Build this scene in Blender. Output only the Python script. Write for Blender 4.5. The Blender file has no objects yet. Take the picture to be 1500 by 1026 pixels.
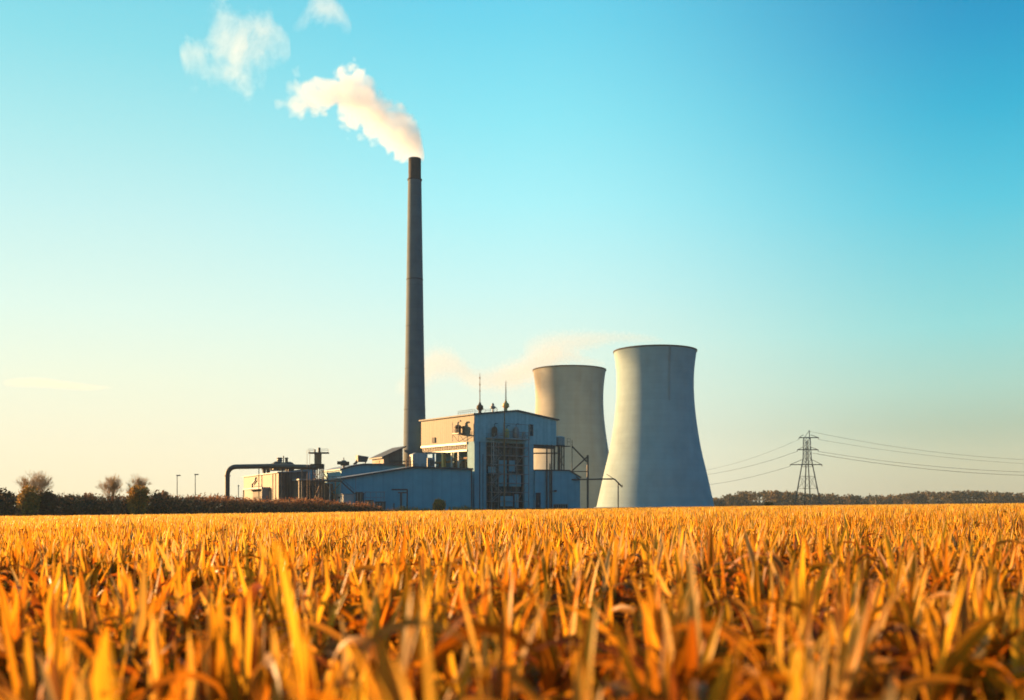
import bpy, math, random
import numpy as np
from mathutils import Vector, Matrix

# ------------------------------------------------------------------ camera, world, sun
scene = bpy.context.scene
COL = scene.collection
FPX = 35.0 / 36.0 * 1500.0          # focal length in pixels of the 1500 px wide photograph
EYE = 1.25                           # camera height
HY = 741.0                           # image row of the eye level
cam_d = bpy.data.cameras.new('camera')
cam = bpy.data.objects.new('camera', cam_d)
COL.objects.link(cam)
cam.location = (0, 0, EYE)
cam.rotation_euler = (math.radians(90), 0, 0)
cam_d.lens = 35.0
cam_d.sensor_width = 36.0
cam_d.shift_y = (HY - 513.0) / 1500.0
cam_d.clip_start = 0.05
cam_d.clip_end = 12000
cam_d.dof.use_dof = True
cam_d.dof.focus_distance = 26.0
cam_d.dof.aperture_fstop = 1.2
scene.camera = cam

EXPOSURE = 1.85
scene.view_settings.view_transform = 'Standard'
scene.view_settings.look = 'None'
scene.view_settings.exposure = EXPOSURE
scene.view_settings.gamma = 1.0
scene.cycles.use_denoising = True
scene.cycles.max_bounces = 16
scene.cycles.diffuse_bounces = 3
scene.cycles.glossy_bounces = 2
scene.cycles.transmission_bounces = 4
scene.cycles.transparent_max_bounces = 8
scene.cycles.volume_bounces = 14
scene.cycles.volume_max_steps = 512

SUN_EL = math.radians(9.5)
SUN_H = Vector((-0.89, 0.45)).normalized()       # horizontal direction towards the sun
SUN_DIR = Vector((SUN_H.x * math.cos(SUN_EL), SUN_H.y * math.cos(SUN_EL), math.sin(SUN_EL)))
sun_d = bpy.data.lights.new('sun', 'SUN')
sun_d.energy = 5.0
sun_d.angle = math.radians(0.5)
sun_d.color = (1.0, 0.56, 0.22)
sun = bpy.data.objects.new('sun', sun_d)
COL.objects.link(sun)
sun.rotation_euler = SUN_DIR.to_track_quat('Z', 'Y').to_euler()
sun.location = (-200, 100, 200)


def lin(c):
    r = []
    for v in c:
        v = v / 255.0
        r.append(v / 12.92 if v <= 0.04045 else ((v + 0.055) / 1.055) ** 2.4)
    return r


world = bpy.data.worlds.new('World')
scene.world = world
world.use_nodes = True
wn, wl = world.node_tree.nodes, world.node_tree.links
wn.clear()


def N(nodes, t, **kw):
    n = nodes.new(t)
    for k, v in kw.items():
        setattr(n, k, v)
    return n


SKY = {   # clear evening sky by the sine of elevation, for four bearings from the sun
    'near': (0.76, [(0.0, (255, 240, 200)), (0.03, (254, 243, 207)), (0.058, (252, 246, 214)), (0.12, (243, 251, 226)), (0.18, (226, 251, 238)),
                    (0.266, (197, 243, 242)), (0.33, (170, 235, 239)), (0.397, (138, 224, 236)), (0.46, (114, 212, 232)), (1.0, (30, 110, 165))]),
    'mid': (0.45, [(0.0, (248, 242, 212)), (0.07, (240, 247, 225)), (0.153, (226, 250, 236)), (0.21, (204, 249, 246)),
                   (0.29, (170, 245, 252)), (0.36, (140, 234, 248)), (0.433, (110, 217, 241)), (0.48, (94, 206, 238)), (1.0, (22, 100, 160))]),
    'side': (0.0, [(0.0, (188, 180, 152)), (0.039, (190, 194, 164)), (0.072, (170, 194, 172)), (0.11, (166, 212, 198)), (0.163, (140, 219, 219)),
                    (0.27, (78, 201, 225)), (0.34, (34, 180, 216)), (0.402, (0, 157, 205)), (0.46, (0, 138, 192)), (1.0, (10, 80, 135))]),
    'away': (-0.6, [(0.0, (14, 150, 184)), (0.08, (8, 156, 198)), (0.2, (4, 156, 204)), (0.45, (2, 136, 190)), (1.0, (2, 96, 156))]),
}
tc = N(wn, 'ShaderNodeTexCoord')
sep = N(wn, 'ShaderNodeSeparateXYZ')
wl.new(tc.outputs['Generated'], sep.inputs[0])
dot = N(wn, 'ShaderNodeVectorMath', operation='DOT_PRODUCT')
dot.inputs[1].default_value = (SUN_H.x, SUN_H.y, 0)
flat = N(wn, 'ShaderNodeVectorMath', operation='MULTIPLY')
flat.inputs[1].default_value = (1, 1, 0)
wl.new(tc.outputs['Generated'], flat.inputs[0])
nrm = N(wn, 'ShaderNodeVectorMath', operation='NORMALIZE')
wl.new(flat.outputs[0], nrm.inputs[0])
wl.new(nrm.outputs[0], dot.inputs[0])
ramps = {}
for key, (f, stops) in SKY.items():
    r = N(wn, 'ShaderNodeValToRGB')
    el = r.color_ramp.elements
    while len(el) < len(stops):
        el.new(0.5)
    for e, (p, c) in zip(el, stops):
        e.position = p
        e.color = lin(c) + [1]
    wl.new(sep.outputs['Z'], r.inputs[0])
    ramps[key] = r


def mixw(a, b, f0, f1):
    mr = N(wn, 'ShaderNodeMapRange', interpolation_type='SMOOTHSTEP')
    mr.inputs['From Min'].default_value = f0
    mr.inputs['From Max'].default_value = f1
    wl.new(dot.outputs['Value'], mr.inputs['Value'])
    m = N(wn, 'ShaderNodeMix', data_type='RGBA')
    wl.new(mr.outputs[0], m.inputs[0])
    wl.new(a, m.inputs[6])
    wl.new(b, m.inputs[7])
    return m.outputs[2]


c1 = mixw(ramps['away'].outputs[0], ramps['side'].outputs[0], -0.6, 0.0)
c2 = mixw(c1, ramps['mid'].outputs[0], 0.0, 0.45)
c3 = mixw(c2, ramps['near'].outputs[0], 0.45, 0.76)
sc_ = N(wn, 'ShaderNodeVectorMath', operation='SCALE')
sc_.inputs['Scale'].default_value = 10.0 / (2 ** EXPOSURE)
wl.new(c3, sc_.inputs[0])
sky = N(wn, 'ShaderNodeTexSky', sky_type='NISHITA')
sky.sun_disc = False
sky.sun_elevation = SUN_EL
sky.sun_rotation = math.atan2(SUN_H.x, SUN_H.y)
sky.air_density = 1.0
sky.dust_density = 1.0
mixs = N(wn, 'ShaderNodeMix', data_type='RGBA')
mixs.inputs[0].default_value = 0.98
wl.new(sky.outputs[0], mixs.inputs[6])
wl.new(sc_.outputs[0], mixs.inputs[7])
bg = N(wn, 'ShaderNodeBackground')
bg.inputs['Strength'].default_value = 0.1
wl.new(mixs.outputs[2], bg.inputs['Color'])
wo = N(wn, 'ShaderNodeOutputWorld')
wl.new(bg.outputs[0], wo.inputs['Surface'])

rng = np.random.default_rng(7)
random.seed(11)


# ------------------------------------------------------------------ helpers
def gz(x, y):
    return -0.00274 * 700 * np.tanh(np.asarray(y) / 700.0) + 0.0133 * 250 * np.tanh(np.asarray(x) / 250.0)


def g0(x, y):
    return float(gz(x, y))


def X(px, D):
    return (px - 750.0) / FPX * D


def Z(py, D):
    return EYE + (HY - py) * D / FPX


def along(px, o, d):
    """distance along direction d from o (both 2D) at which image column px is reached"""
    k = (px - 750.0) / FPX
    return (k * o[1] - o[0]) / (d[0] - k * d[1])


class MB:
    """collects shapes and links them as one mesh object"""
    def __init__(self):
        self.v, self.f = [], []

    def add(self, vs, fs):
        n = len(self.v)
        self.v.extend([tuple(p) for p in vs])
        self.f.extend([tuple(i + n for i in q) for q in fs])
        return self

    def box(self, x0, x1, y0, y1, z0, z1):
        vs = [(x, y, z) for z in (z0, z1) for x, y in ((x0, y0), (x1, y0), (x1, y1), (x0, y1))]
        return self.add(vs, [(3, 2, 1, 0), (4, 5, 6, 7), (0, 1, 5, 4), (1, 2, 6, 5), (2, 3, 7, 6), (3, 0, 4, 7)])

    def prism(self, poly, y0, y1):
        """polygon in the x,z plane pushed from y0 to y1 (poly counter-clockwise seen from -y)"""
        n = len(poly)
        vs = [(x, y0, z) for x, z in poly] + [(x, y1, z) for x, z in poly]
        fs = [tuple(range(n)), tuple(range(2 * n - 1, n - 1, -1))]
        fs += [(i, i + n, (i + 1) % n + n, (i + 1) % n) for i in range(n)]
        return self.add(vs, fs)

    def tube(self, p0, p1, r0, r1=None, n=8, cap=True):
        r1 = r0 if r1 is None else r1
        p0, p1 = Vector(p0), Vector(p1)
        d = (p1 - p0)
        if d.length < 1e-6:
            return self
        d.normalize()
        a = d.orthogonal().normalized()
        b = d.cross(a)
        vs = []
        for p, r in ((p0, r0), (p1, r1)):
            for i in range(n):
                t = 2 * math.pi * i / n
                vs.append(p + (a * math.cos(t) + b * math.sin(t)) * r)
        fs = [(i, (i + 1) % n, n + (i + 1) % n, n + i) for i in range(n)]
        if cap:
            fs += [tuple(range(n - 1, -1, -1)), tuple(range(n, 2 * n))]
        return self.add(vs, fs)

    def path(self, pts, r, n=8):
        """a smooth pipe through pts"""
        pts = [Vector(p) for p in pts]
        vs, fs = [], []
        prev = None
        for i, p in enumerate(pts):
            d = (pts[min(i + 1, len(pts) - 1)] - pts[max(i - 1, 0)]).normalized()
            a = d.orthogonal().normalized() if prev is None else (prev - d * prev.dot(d)).normalized()
            prev = a
            b = d.cross(a)
            for k in range(n):
                t = 2 * math.pi * k / n
                vs.append(p + (a * math.cos(t) + b * math.sin(t)) * r)
        for i in range(len(pts) - 1):
            for k in range(n):
                fs.append((i * n + k, i * n + (k + 1) % n, (i + 1) * n + (k + 1) % n, (i + 1) * n + k))
        fs += [tuple(range(n - 1, -1, -1)), tuple(range((len(pts) - 1) * n, len(pts) * n))]
        return self.add(vs, fs)

    def lathe(self, prof, n=64, cx=0, cy=0, closed=False):
        """prof = [(r, z)...] turned about the vertical axis; closed joins last ring to the first"""
        m = len(prof)
        vs = [(cx + r * math.cos(2 * math.pi * k / n), cy + r * math.sin(2 * math.pi * k / n), z) for r, z in prof for k in range(n)]
        fs = []
        for i in range(m if closed else m - 1):
            j = (i + 1) % m
            for k in range(n):
                k2 = (k + 1) % n
                fs.append((i * n + k, i * n + k2, j * n + k2, j * n + k))
        if not closed:
            if prof[0][0] > 1e-4:
                fs.append(tuple(range(n - 1, -1, -1)))
            if prof[-1][0] > 1e-4:
                fs.append(tuple((m - 1) * n + k for k in range(n)))
        return self.add(vs, fs)

    def rail(self, pts, h=1.1, r=0.035, step=1.5):
        """hand rail with posts along a line of points"""
        for a, b in zip(pts[:-1], pts[1:]):
            a, b = Vector(a), Vector(b)
            n = max(1, int((b - a).length / step))
            for i in range(n + 1):
                p = a.lerp(b, i / n)
                self.tube(p, p + Vector((0, 0, h)), r, n=5)
            for q in (h, h * 0.55):
                self.tube(a + Vector((0, 0, q)), b + Vector((0, 0, q)), r, n=5)
        return self

    def build(self, name, mat, parent=None, smooth=False, label=None):
        me = bpy.data.meshes.new(name)
        me.from_pydata(self.v, [], self.f)
        me.materials.append(mat)
        if smooth:
            me.shade_smooth()
            if smooth == 'auto':
                me.set_sharp_from_angle(angle=math.radians(40))
        o = bpy.data.objects.new(name, me)
        COL.objects.link(o)
        if parent:
            o.parent = parent
        if label:
            o['label'] = label
        return o


def tag(o, label=None, cat=None, group=None, kind=None):
    for k, v in (('label', label), ('category', cat), ('group', group), ('kind', kind)):
        if v:
            o[k] = v
    return o


def thing(name, label, cat, loc=(0, 0, 0), rz=0.0, group=None):
    o = bpy.data.objects.new(name, None)
    o.empty_display_size = 0.5
    COL.objects.link(o)
    o.location = loc
    o.rotation_euler = (0, 0, rz)
    return tag(o, label, cat, group)


def np_mesh(name, co, faces, mat, tint=None):
    """mesh from arrays: co (n,3), faces (m,4)"""
    me = bpy.data.meshes.new(name)
    co = np.asarray(co, np.float32)
    faces = np.asarray(faces, np.int32)
    k = faces.shape[1]
    me.vertices.add(len(co))
    me.vertices.foreach_set('co', co.ravel())
    me.loops.add(faces.size)
    me.loops.foreach_set('vertex_index', faces.ravel())
    me.polygons.add(len(faces))
    me.polygons.foreach_set('loop_start', np.arange(0, faces.size, k, dtype=np.int32))
    me.update(calc_edges=True)
    if tint is not None:
        a = me.attributes.new('tint', 'FLOAT_COLOR', 'POINT')
        t = np.ones((len(co), 4), np.float32)
        t[:, :3] = tint
        a.data.foreach_set('color', t.ravel())
    me.materials.append(mat)
    o = bpy.data.objects.new(name, me)
    COL.objects.link(o)
    return o


# ------------------------------------------------------------------ materials
def base_mat(name):
    m = bpy.data.materials.new(name)
    m.use_nodes = True
    nt = m.node_tree
    return m, nt.nodes, nt.links, nt.nodes['Principled BSDF']


def weathered(name, col, rough=0.6, var=0.25, scale=0.35, streak=True, seam=0.0, metal=0.0, bump=0.0, warm_streak=None, fine=3.0, seamk=.28, lift=0.0):
    """a painted or cast surface with blotches, run-down streaks and optional panel seams"""
    m, n, l, b = base_mat(name)
    b.inputs['Roughness'].default_value = rough
    b.inputs['Metallic'].default_value = metal
    b.inputs['Specular IOR Level'].default_value = 0.3
    t = N(n, 'ShaderNodeTexCoord')
    mp = N(n, 'ShaderNodeMapping')
    mp.inputs['Scale'].default_value = (scale * 3, scale * 3, scale * 0.25) if streak else (scale, scale, scale)
    l.new(t.outputs['Object'], mp.inputs[0])
    nz = N(n, 'ShaderNodeTexNoise')
    nz.inputs['Scale'].default_value = 1.0
    nz.inputs['Detail'].default_value = 5
    nz.inputs['Roughness'].default_value = 0.62
    l.new(mp.outputs[0], nz.inputs['Vector'])
    nf = N(n, 'ShaderNodeTexNoise')
    nf.inputs['Scale'].default_value = scale * fine
    nf.inputs['Detail'].default_value = 4
    l.new(t.outputs['Object'], nf.inputs['Vector'])
    ad = N(n, 'ShaderNodeMath', operation='ADD')
    l.new(nz.outputs['Fac'], ad.inputs[0])
    l.new(nf.outputs['Fac'], ad.inputs[1])
    mr = N(n, 'ShaderNodeMapRange')
    mr.inputs['From Min'].default_value = 0.65
    mr.inputs['From Max'].default_value = 1.35
    mr.inputs['To Min'].default_value = 1.0 - var
    mr.inputs['To Max'].default_value = 1.0 + var * 0.5
    l.new(ad.outputs[0], mr.inputs['Value'])
    mul = N(n, 'ShaderNodeVectorMath', operation='SCALE')
    mul.inputs[0].default_value = col
    l.new(mr.outputs[0], mul.inputs['Scale'])
    out = mul.outputs[0]
    if warm_streak:
        sn = N(n, 'ShaderNodeTexNoise')
        sn.inputs['Scale'].default_value = 1.0
        sn.inputs['Detail'].default_value = 6
        mp2 = N(n, 'ShaderNodeMapping')
        mp2.inputs['Scale'].default_value = (scale * 2, scale * 2, scale * 0.12)
        mp2.inputs['Location'].default_value = (3.1, 7.7, 1.3)
        l.new(t.outputs['Object'], mp2.inputs[0])
        l.new(mp2.outputs[0], sn.inputs['Vector'])
        sr = N(n, 'ShaderNodeMapRange')
        sr.inputs['From Min'].default_value = 0.5
        sr.inputs['From Max'].default_value = 0.75
        sr.inputs['To Max'].default_value = 0.55
        l.new(sn.outputs['Fac'], sr.inputs['Value'])
        mx = N(n, 'ShaderNodeMix', data_type='RGBA')
        l.new(sr.outputs[0], mx.inputs[0])
        l.new(out, mx.inputs[6])
        mx.inputs[7].default_value = (*warm_streak, 1)
        out = mx.outputs[2]
    if seam:
        s = N(n, 'ShaderNodeSeparateXYZ')
        l.new(t.outputs['Object'], s.inputs[0])
        a2 = N(n, 'ShaderNodeMath', operation='ADD')
        l.new(s.outputs['X'], a2.inputs[0])
        l.new(s.outputs['Y'], a2.inputs[1])
        dv = N(n, 'ShaderNodeMath', operation='DIVIDE')
        l.new(a2.outputs[0], dv.inputs[0])
        dv.inputs[1].default_value = seam
        fr = N(n, 'ShaderNodeMath', operation='FRACT')
        l.new(dv.outputs[0], fr.inputs[0])
        fl = N(n, 'ShaderNodeMath', operation='FLOOR')
        l.new(dv.outputs[0], fl.inputs[0])
        wn_ = N(n, 'ShaderNodeTexWhiteNoise', noise_dimensions='1D')
        l.new(fl.outputs[0], wn_.inputs['W'])
        gt = N(n, 'ShaderNodeMath', operation='LESS_THAN')
        l.new(fr.outputs[0], gt.inputs[0])
        gt.inputs[1].default_value = 0.16
        k = N(n, 'ShaderNodeMath', operation='MULTIPLY_ADD')
        l.new(gt.outputs[0], k.inputs[0])
        k.inputs[1].default_value = -seamk
        k.inputs[2].default_value = 0.97
        k2 = N(n, 'ShaderNodeMath', operation='MULTIPLY_ADD')
        l.new(wn_.outputs['Value'], k2.inputs[0])
        k2.inputs[1].default_value = seamk * .5
        l.new(k.outputs[0], k2.inputs[2])
        sm = N(n, 'ShaderNodeVectorMath', operation='SCALE')
        l.new(out, sm.inputs[0])
        l.new(k2.outputs[0], sm.inputs['Scale'])
        out = sm.outputs[0]
    if lift:      # each casting lift dried to a slightly different grey
        s = N(n, 'ShaderNodeSeparateXYZ')
        l.new(t.outputs['Object'], s.inputs[0])
        dv = N(n, 'ShaderNodeMath', operation='DIVIDE')
        l.new(s.outputs['Z'], dv.inputs[0])
        dv.inputs[1].default_value = lift
        fl = N(n, 'ShaderNodeMath', operation='FLOOR')
        l.new(dv.outputs[0], fl.inputs[0])
        fr = N(n, 'ShaderNodeMath', operation='FRACT')
        l.new(dv.outputs[0], fr.inputs[0])
        wn_ = N(n, 'ShaderNodeTexWhiteNoise', noise_dimensions='1D')
        l.new(fl.outputs[0], wn_.inputs['W'])
        gt = N(n, 'ShaderNodeMath', operation='LESS_THAN')
        l.new(fr.outputs[0], gt.inputs[0])
        gt.inputs[1].default_value = 0.1
        k = N(n, 'ShaderNodeMath', operation='MULTIPLY_ADD')
        l.new(gt.outputs[0], k.inputs[0])
        k.inputs[1].default_value = -0.05
        k.inputs[2].default_value = 0.98
        k2 = N(n, 'ShaderNodeMath', operation='MULTIPLY_ADD')
        l.new(wn_.outputs['Value'], k2.inputs[0])
        k2.inputs[1].default_value = 0.04
        l.new(k.outputs[0], k2.inputs[2])
        sm = N(n, 'ShaderNodeVectorMath', operation='SCALE')
        l.new(out, sm.inputs[0])
        l.new(k2.outputs[0], sm.inputs['Scale'])
        out = sm.outputs[0]
    l.new(out, b.inputs['Base Color'])
    if bump:
        bp = N(n, 'ShaderNodeBump')
        bp.inputs['Strength'].default_value = bump
        l.new(nf.outputs['Fac'], bp.inputs['Height'])
        l.new(bp.outputs[0], b.inputs['Normal'])
    return m


def leafy(name, trans=0.35, rough=0.45, spec=0.4, fallback=None, gain=1.0):
    """thin leaves: tint attribute (or a fixed colour with noise), light passing through"""
    m, n, l, b = base_mat(name)
    if fallback is None:
        at = N(n, 'ShaderNodeAttribute', attribute_name='tint')
        src = at.outputs['Color']
    else:
        t = N(n, 'ShaderNodeTexCoord')
        nz = N(n, 'ShaderNodeTexNoise')
        nz.inputs['Scale'].default_value = 1.1
        nz.inputs['Detail'].default_value = 3
        l.new(t.outputs['Object'], nz.inputs['Vector'])
        mr = N(n, 'ShaderNodeMapRange')
        mr.inputs['From Min'].default_value = 0.3
        mr.inputs['From Max'].default_value = 0.7
        mr.inputs['To Min'].default_value = 0.55
        mr.inputs['To Max'].default_value = 1.4
        l.new(nz.outputs['Fac'], mr.inputs['Value'])
        mu = N(n, 'ShaderNodeVectorMath', operation='SCALE')
        mu.inputs[0].default_value = fallback
        l.new(mr.outputs[0], mu.inputs['Scale'])
        src = mu.outputs[0]
    l.new(src, b.inputs['Base Color'])
    b.inputs['Roughness'].default_value = rough
    b.inputs['Specular IOR Level'].default_value = spec
    tr = N(n, 'ShaderNodeBsdfTranslucent')
    l.new(src, tr.inputs['Color'])
    mx = N(n, 'ShaderNodeMixShader')
    mx.inputs[0].default_value = trans
    l.new(b.outputs[0], mx.inputs[1])
    l.new(tr.outputs[0], mx.inputs[2])
    l.new(mx.outputs[0], n['Material Output'].inputs['Surface'])
    return m


M = {
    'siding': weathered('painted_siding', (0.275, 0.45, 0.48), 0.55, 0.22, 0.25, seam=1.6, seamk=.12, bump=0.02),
    'siding_plain': weathered('plain_siding', (0.135, 0.335, 0.405), 0.6, 0.16, 0.12, seam=3.2, seamk=.09),
    'siding_warm': weathered('aged_siding', (0.125, 0.105, 0.09), 0.6, 0.3, 0.3, seam=1.9),
    'lit_side_sheet': weathered('tan_lit_side_siding', (0.125, 0.105, 0.08), 0.6, 0.3, 0.35, seam=1.3, seamk=.3, bump=0.02),  # tan lit-side copy of the siding, its colour darkened against the sun
    'concrete': weathered('tower_concrete', (0.25, 0.345, 0.375), 0.85, 0.16, 0.05, bump=0.05, lift=2.6),
    'concrete_warm': weathered('warm_tower_concrete', (0.335, 0.33, 0.29), 0.85, 0.16, 0.05, bump=0.05, warm_streak=(0.26, 0.19, 0.12), lift=2.6),  # brown streaks and warm base put reflected warm light into the colour
    'stack': weathered('stack_concrete', (0.125, 0.15, 0.165), 0.9, 0.2, 0.1, bump=0.05, lift=4.0),
    'stack_cap': weathered('sooty_concrete', (0.07, 0.06, 0.06), 0.9, 0.3, 0.3),
    'pier': weathered('pier_concrete', (0.21, 0.37, 0.42), 0.8, 0.2, 0.2),
    'roof': weathered('dark_roof', (0.075, 0.075, 0.08), 0.6, 0.3, 0.2, streak=False),
    'roof_light': weathered('pale_roof_sheet', (0.24, 0.27, 0.29), 0.5, 0.2, 0.2, streak=False),
    'steel': weathered('dark_steel', (0.085, 0.075, 0.07), 0.55, 0.35, 0.8, metal=0.2),
    'steel_mid': weathered('grey_steel', (0.24, 0.22, 0.21), 0.5, 0.3, 0.8, metal=0.2),
    'steel_warm': weathered('rusty_steel', (0.28, 0.16, 0.09), 0.7, 0.4, 0.9),
    'galv': weathered('galvanised_steel', (0.21, 0.23, 0.24), 0.45, 0.25, 0.7, metal=0.3),
    'dark': weathered('dark_opening', (0.03, 0.035, 0.045), 0.7, 0.4, 0.5),
    'dark_brown': weathered('dark_machinery', (0.10, 0.065, 0.045), 0.7, 0.5, 0.9, streak=False),
    'ochre': weathered('ochre_vessel_paint', (0.55, 0.36, 0.13), 0.5, 0.25, 0.6),
    'white': weathered('white_paint', (0.28, 0.30, 0.30), 0.5, 0.2, 0.5),
    'bark': weathered('bark', (0.10, 0.065, 0.04), 0.9, 0.4, 1.0),
    'twig': weathered('twig_bark', (0.44, 0.28, 0.12), 0.9, 0.3, 0.5),
    'crop': leafy('dry_crop_leaf', 0.55, 0.42, 0.2),
    'scrub': leafy('scrub_leaf', 0.3, 0.7, 0.15),
    'wire': weathered('cable', (0.05, 0.045, 0.045), 0.6, 0.1, 1.0),
}
gl, gn, gll, gb = base_mat('window_glass')
gb.inputs['Base Color'].default_value = (0.02, 0.03, 0.04, 1)
gb.inputs['Specular IOR Level'].default_value = 0.25
gb.inputs['Roughness'].default_value = 0.12
M['glass'] = gl

# ------------------------------------------------------------------ ground
gm, n, l, b = base_mat('straw_soil')
t = N(n, 'ShaderNodeTexCoord')
nz = N(n, 'ShaderNodeTexNoise')
nz.inputs['Scale'].default_value = 0.35
nz.inputs['Detail'].default_value = 8
nz.inputs['Roughness'].default_value = 0.7
l.new(t.outputs['Object'], nz.inputs['Vector'])
cr = N(n, 'ShaderNodeValToRGB')
cr.color_ramp.elements[0].position = 0.35
cr.color_ramp.elements[0].color = (0.07, 0.04, 0.016, 1)
cr.color_ramp.elements[1].position = 0.65
cr.color_ramp.elements[1].color = (0.105, 0.075, 0.033, 1)
l.new(nz.outputs['Fac'], cr.inputs[0])
l.new(cr.outputs[0], b.inputs['Base Color'])
b.inputs['Roughness'].default_value = 0.95
b.inputs['Specular IOR Level'].default_value = 0.1
gx = np.concatenate([np.linspace(-2300, -400, 20), np.linspace(-360, 360, 73), np.linspace(400, 2300, 20)])
gy = np.concatenate([np.linspace(-300, -20, 8), np.linspace(-10, 600, 62), np.linspace(650, 3000, 24)])
xx, yy = np.meshgrid(gx, gy)
co = np.stack([xx, yy, gz(xx, yy)], -1).reshape(-1, 3)
nx_, ny_ = len(gx), len(gy)
ii, jj = np.meshgrid(np.arange(nx_ - 1), np.arange(ny_ - 1))
q = (jj * nx_ + ii).ravel()
tag(np_mesh('ground', co, np.stack([q, q + 1, q + nx_ + 1, q + nx_], -1), gm), 'straw littered soil under the crop and around the plant', None, None, 'structure')

# ------------------------------------------------------------------ crop
END = np.array([(-400, 250), (0, 256), (420, 262), (560, 272), (700, 296), (850, 325), (900, 410), (1500, 440), (1900, 440)], float)


def wedge(d0, d1, dens, spread=0.60, extra=3.5):
    """random stands in the camera's field of view, denser than the eye can count"""
    area = spread * 2 * 0.5 * (d1 ** 2 - d0 ** 2) + 2 * extra * (d1 - d0)
    k = int(area * dens)
    y = np.sqrt(rng.random(k) * (d1 ** 2 - d0 ** 2) + d0 ** 2)
    x = (rng.random(k) * 2 - 1) * (spread * y + extra)
    lim = np.interp(750 + x / y * FPX, END[:, 0], END[:, 1])
    ok = y < lim
    return x[ok], y[ok]


PAL = np.array([(0.60, 0.265, 0.015), (0.62, 0.34, 0.055), (0.54, 0.18, 0.01), (0.72, 0.38, 0.024), (0.26, 0.10, 0.018), (0.54, 0.335, 0.11)])
PALW = np.array([0.30, 0.16, 0.20, 0.20, 0.08, 0.06])


def leaves(x, y, z0, az, th, kap, L, W, S, fold, tw, col):
    """strips bent from elevation th by kap over their length; returns verts, quads, tint"""
    n_ = len(x)
    tt = np.linspace(0, 1, S + 1)
    ang = th[:, None] - kap[:, None] * tt[None, :] ** 1.6
    dl = L[:, None] / S
    am = 0.5 * (ang[:, 1:] + ang[:, :-1])
    r = np.concatenate([np.zeros((n_, 1)), np.cumsum(np.cos(am) * dl, 1)], 1)
    z = np.concatenate([np.zeros((n_, 1)), np.cumsum(np.sin(am) * dl, 1)], 1)
    ca, sa = np.cos(az)[:, None], np.sin(az)[:, None]
    mid = np.stack([x[:, None] + r * ca, y[:, None] + r * sa, z0[:, None] + z], -1)
    tan = np.stack([np.cos(ang) * ca, np.cos(ang) * sa, np.sin(ang)], -1)
    side = np.stack([-sa + 0 * r, ca + 0 * r, 0 * r], -1)
    nor = np.cross(tan, side)
    rot = tw[:, None] * (0.3 + tt[None, :])
    sd = side * np.cos(rot)[..., None] + nor * np.sin(rot)[..., None]
    nn = nor * np.cos(rot)[..., None] - side * np.sin(rot)[..., None]
    prof = np.clip(1.15 * np.minimum(1, 0.45 + 2.2 * tt) * (1 - tt ** 2.2) ** 0.8, 0.0, 1.2)
    prof[-1] = 0.02
    w = 0.5 * W[:, None] * prof[None, :]
    if fold:
        cols = [mid - sd * w[..., None], mid - nn * (w * 0.45)[..., None], mid + sd * w[..., None]]
    else:
        cols = [mid - sd * w[..., None], mid + sd * w[..., None]]
    C = len(cols)
    P = np.stack(cols, 2)                      # n, S+1, C, 3
    base = (np.arange(n_) * (S + 1) * C)[:, None, None]
    s = np.arange(S)[None, :, None] * C
    c = np.arange(C - 1)[None, None, :]
    q = base + s + c
    F = np.stack([q, q + 1, q + 1 + C, q + C], -1).reshape(-1, 4)
    T = np.repeat(col, (S + 1) * C, axis=0)
    return P.reshape(-1, 3), F, T


def crop_zone(d0, d1, dens, spec, hm=1.0, bright=1.0):
    x, y = wedge(d0, d1, dens)
    h = np.clip(rng.normal(0.88, 0.09 if d0 < 10 else 0.055, len(x)), 0.66, 1.0) * hm
    # patches of taller and shorter growth
    h *= 1 + 0.06 * np.sin(x * 0.7 + 1.3 * np.sin(y * 0.31)) + 0.05 * np.sin(y * 0.9 + x * 0.2)
    gzv = gz(x, y)
    V, F, T = [], [], []
    off = 0
    for (cnt, a0, a1, th0, th1, k0, k1, L0, L1, W0, W1, S, fold, twist) in spec:
        xi, yi, hi, gi = (np.repeat(a, cnt) for a in (x, y, h, gzv))
        n_ = len(xi)
        U = lambda lo, hi_: lo + (hi_ - lo) * rng.random(n_)
        col = PAL[rng.choice(len(PAL), n_, p=PALW / PALW.sum())] * U(0.7, 1.2)[:, None]
        col = col * np.array([1.0, 1 + (bright - 1) * 1.2, 1 + (bright - 1) * 4]) * bright  # farther leaves paler and brighter, putting the sunlit far field into the colour
        if k1 > 100:      # older hanging leaves browner, also darkened to paint shade into the crop
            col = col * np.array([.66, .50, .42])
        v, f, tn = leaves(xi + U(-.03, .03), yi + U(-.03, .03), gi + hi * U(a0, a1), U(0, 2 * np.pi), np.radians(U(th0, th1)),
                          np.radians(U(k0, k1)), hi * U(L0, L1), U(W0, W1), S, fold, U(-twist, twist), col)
        V.append(v); F.append(f + off); T.append(tn)
        off += len(v)
    return np.concatenate(V), np.concatenate(F), np.concatenate(T)


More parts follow.
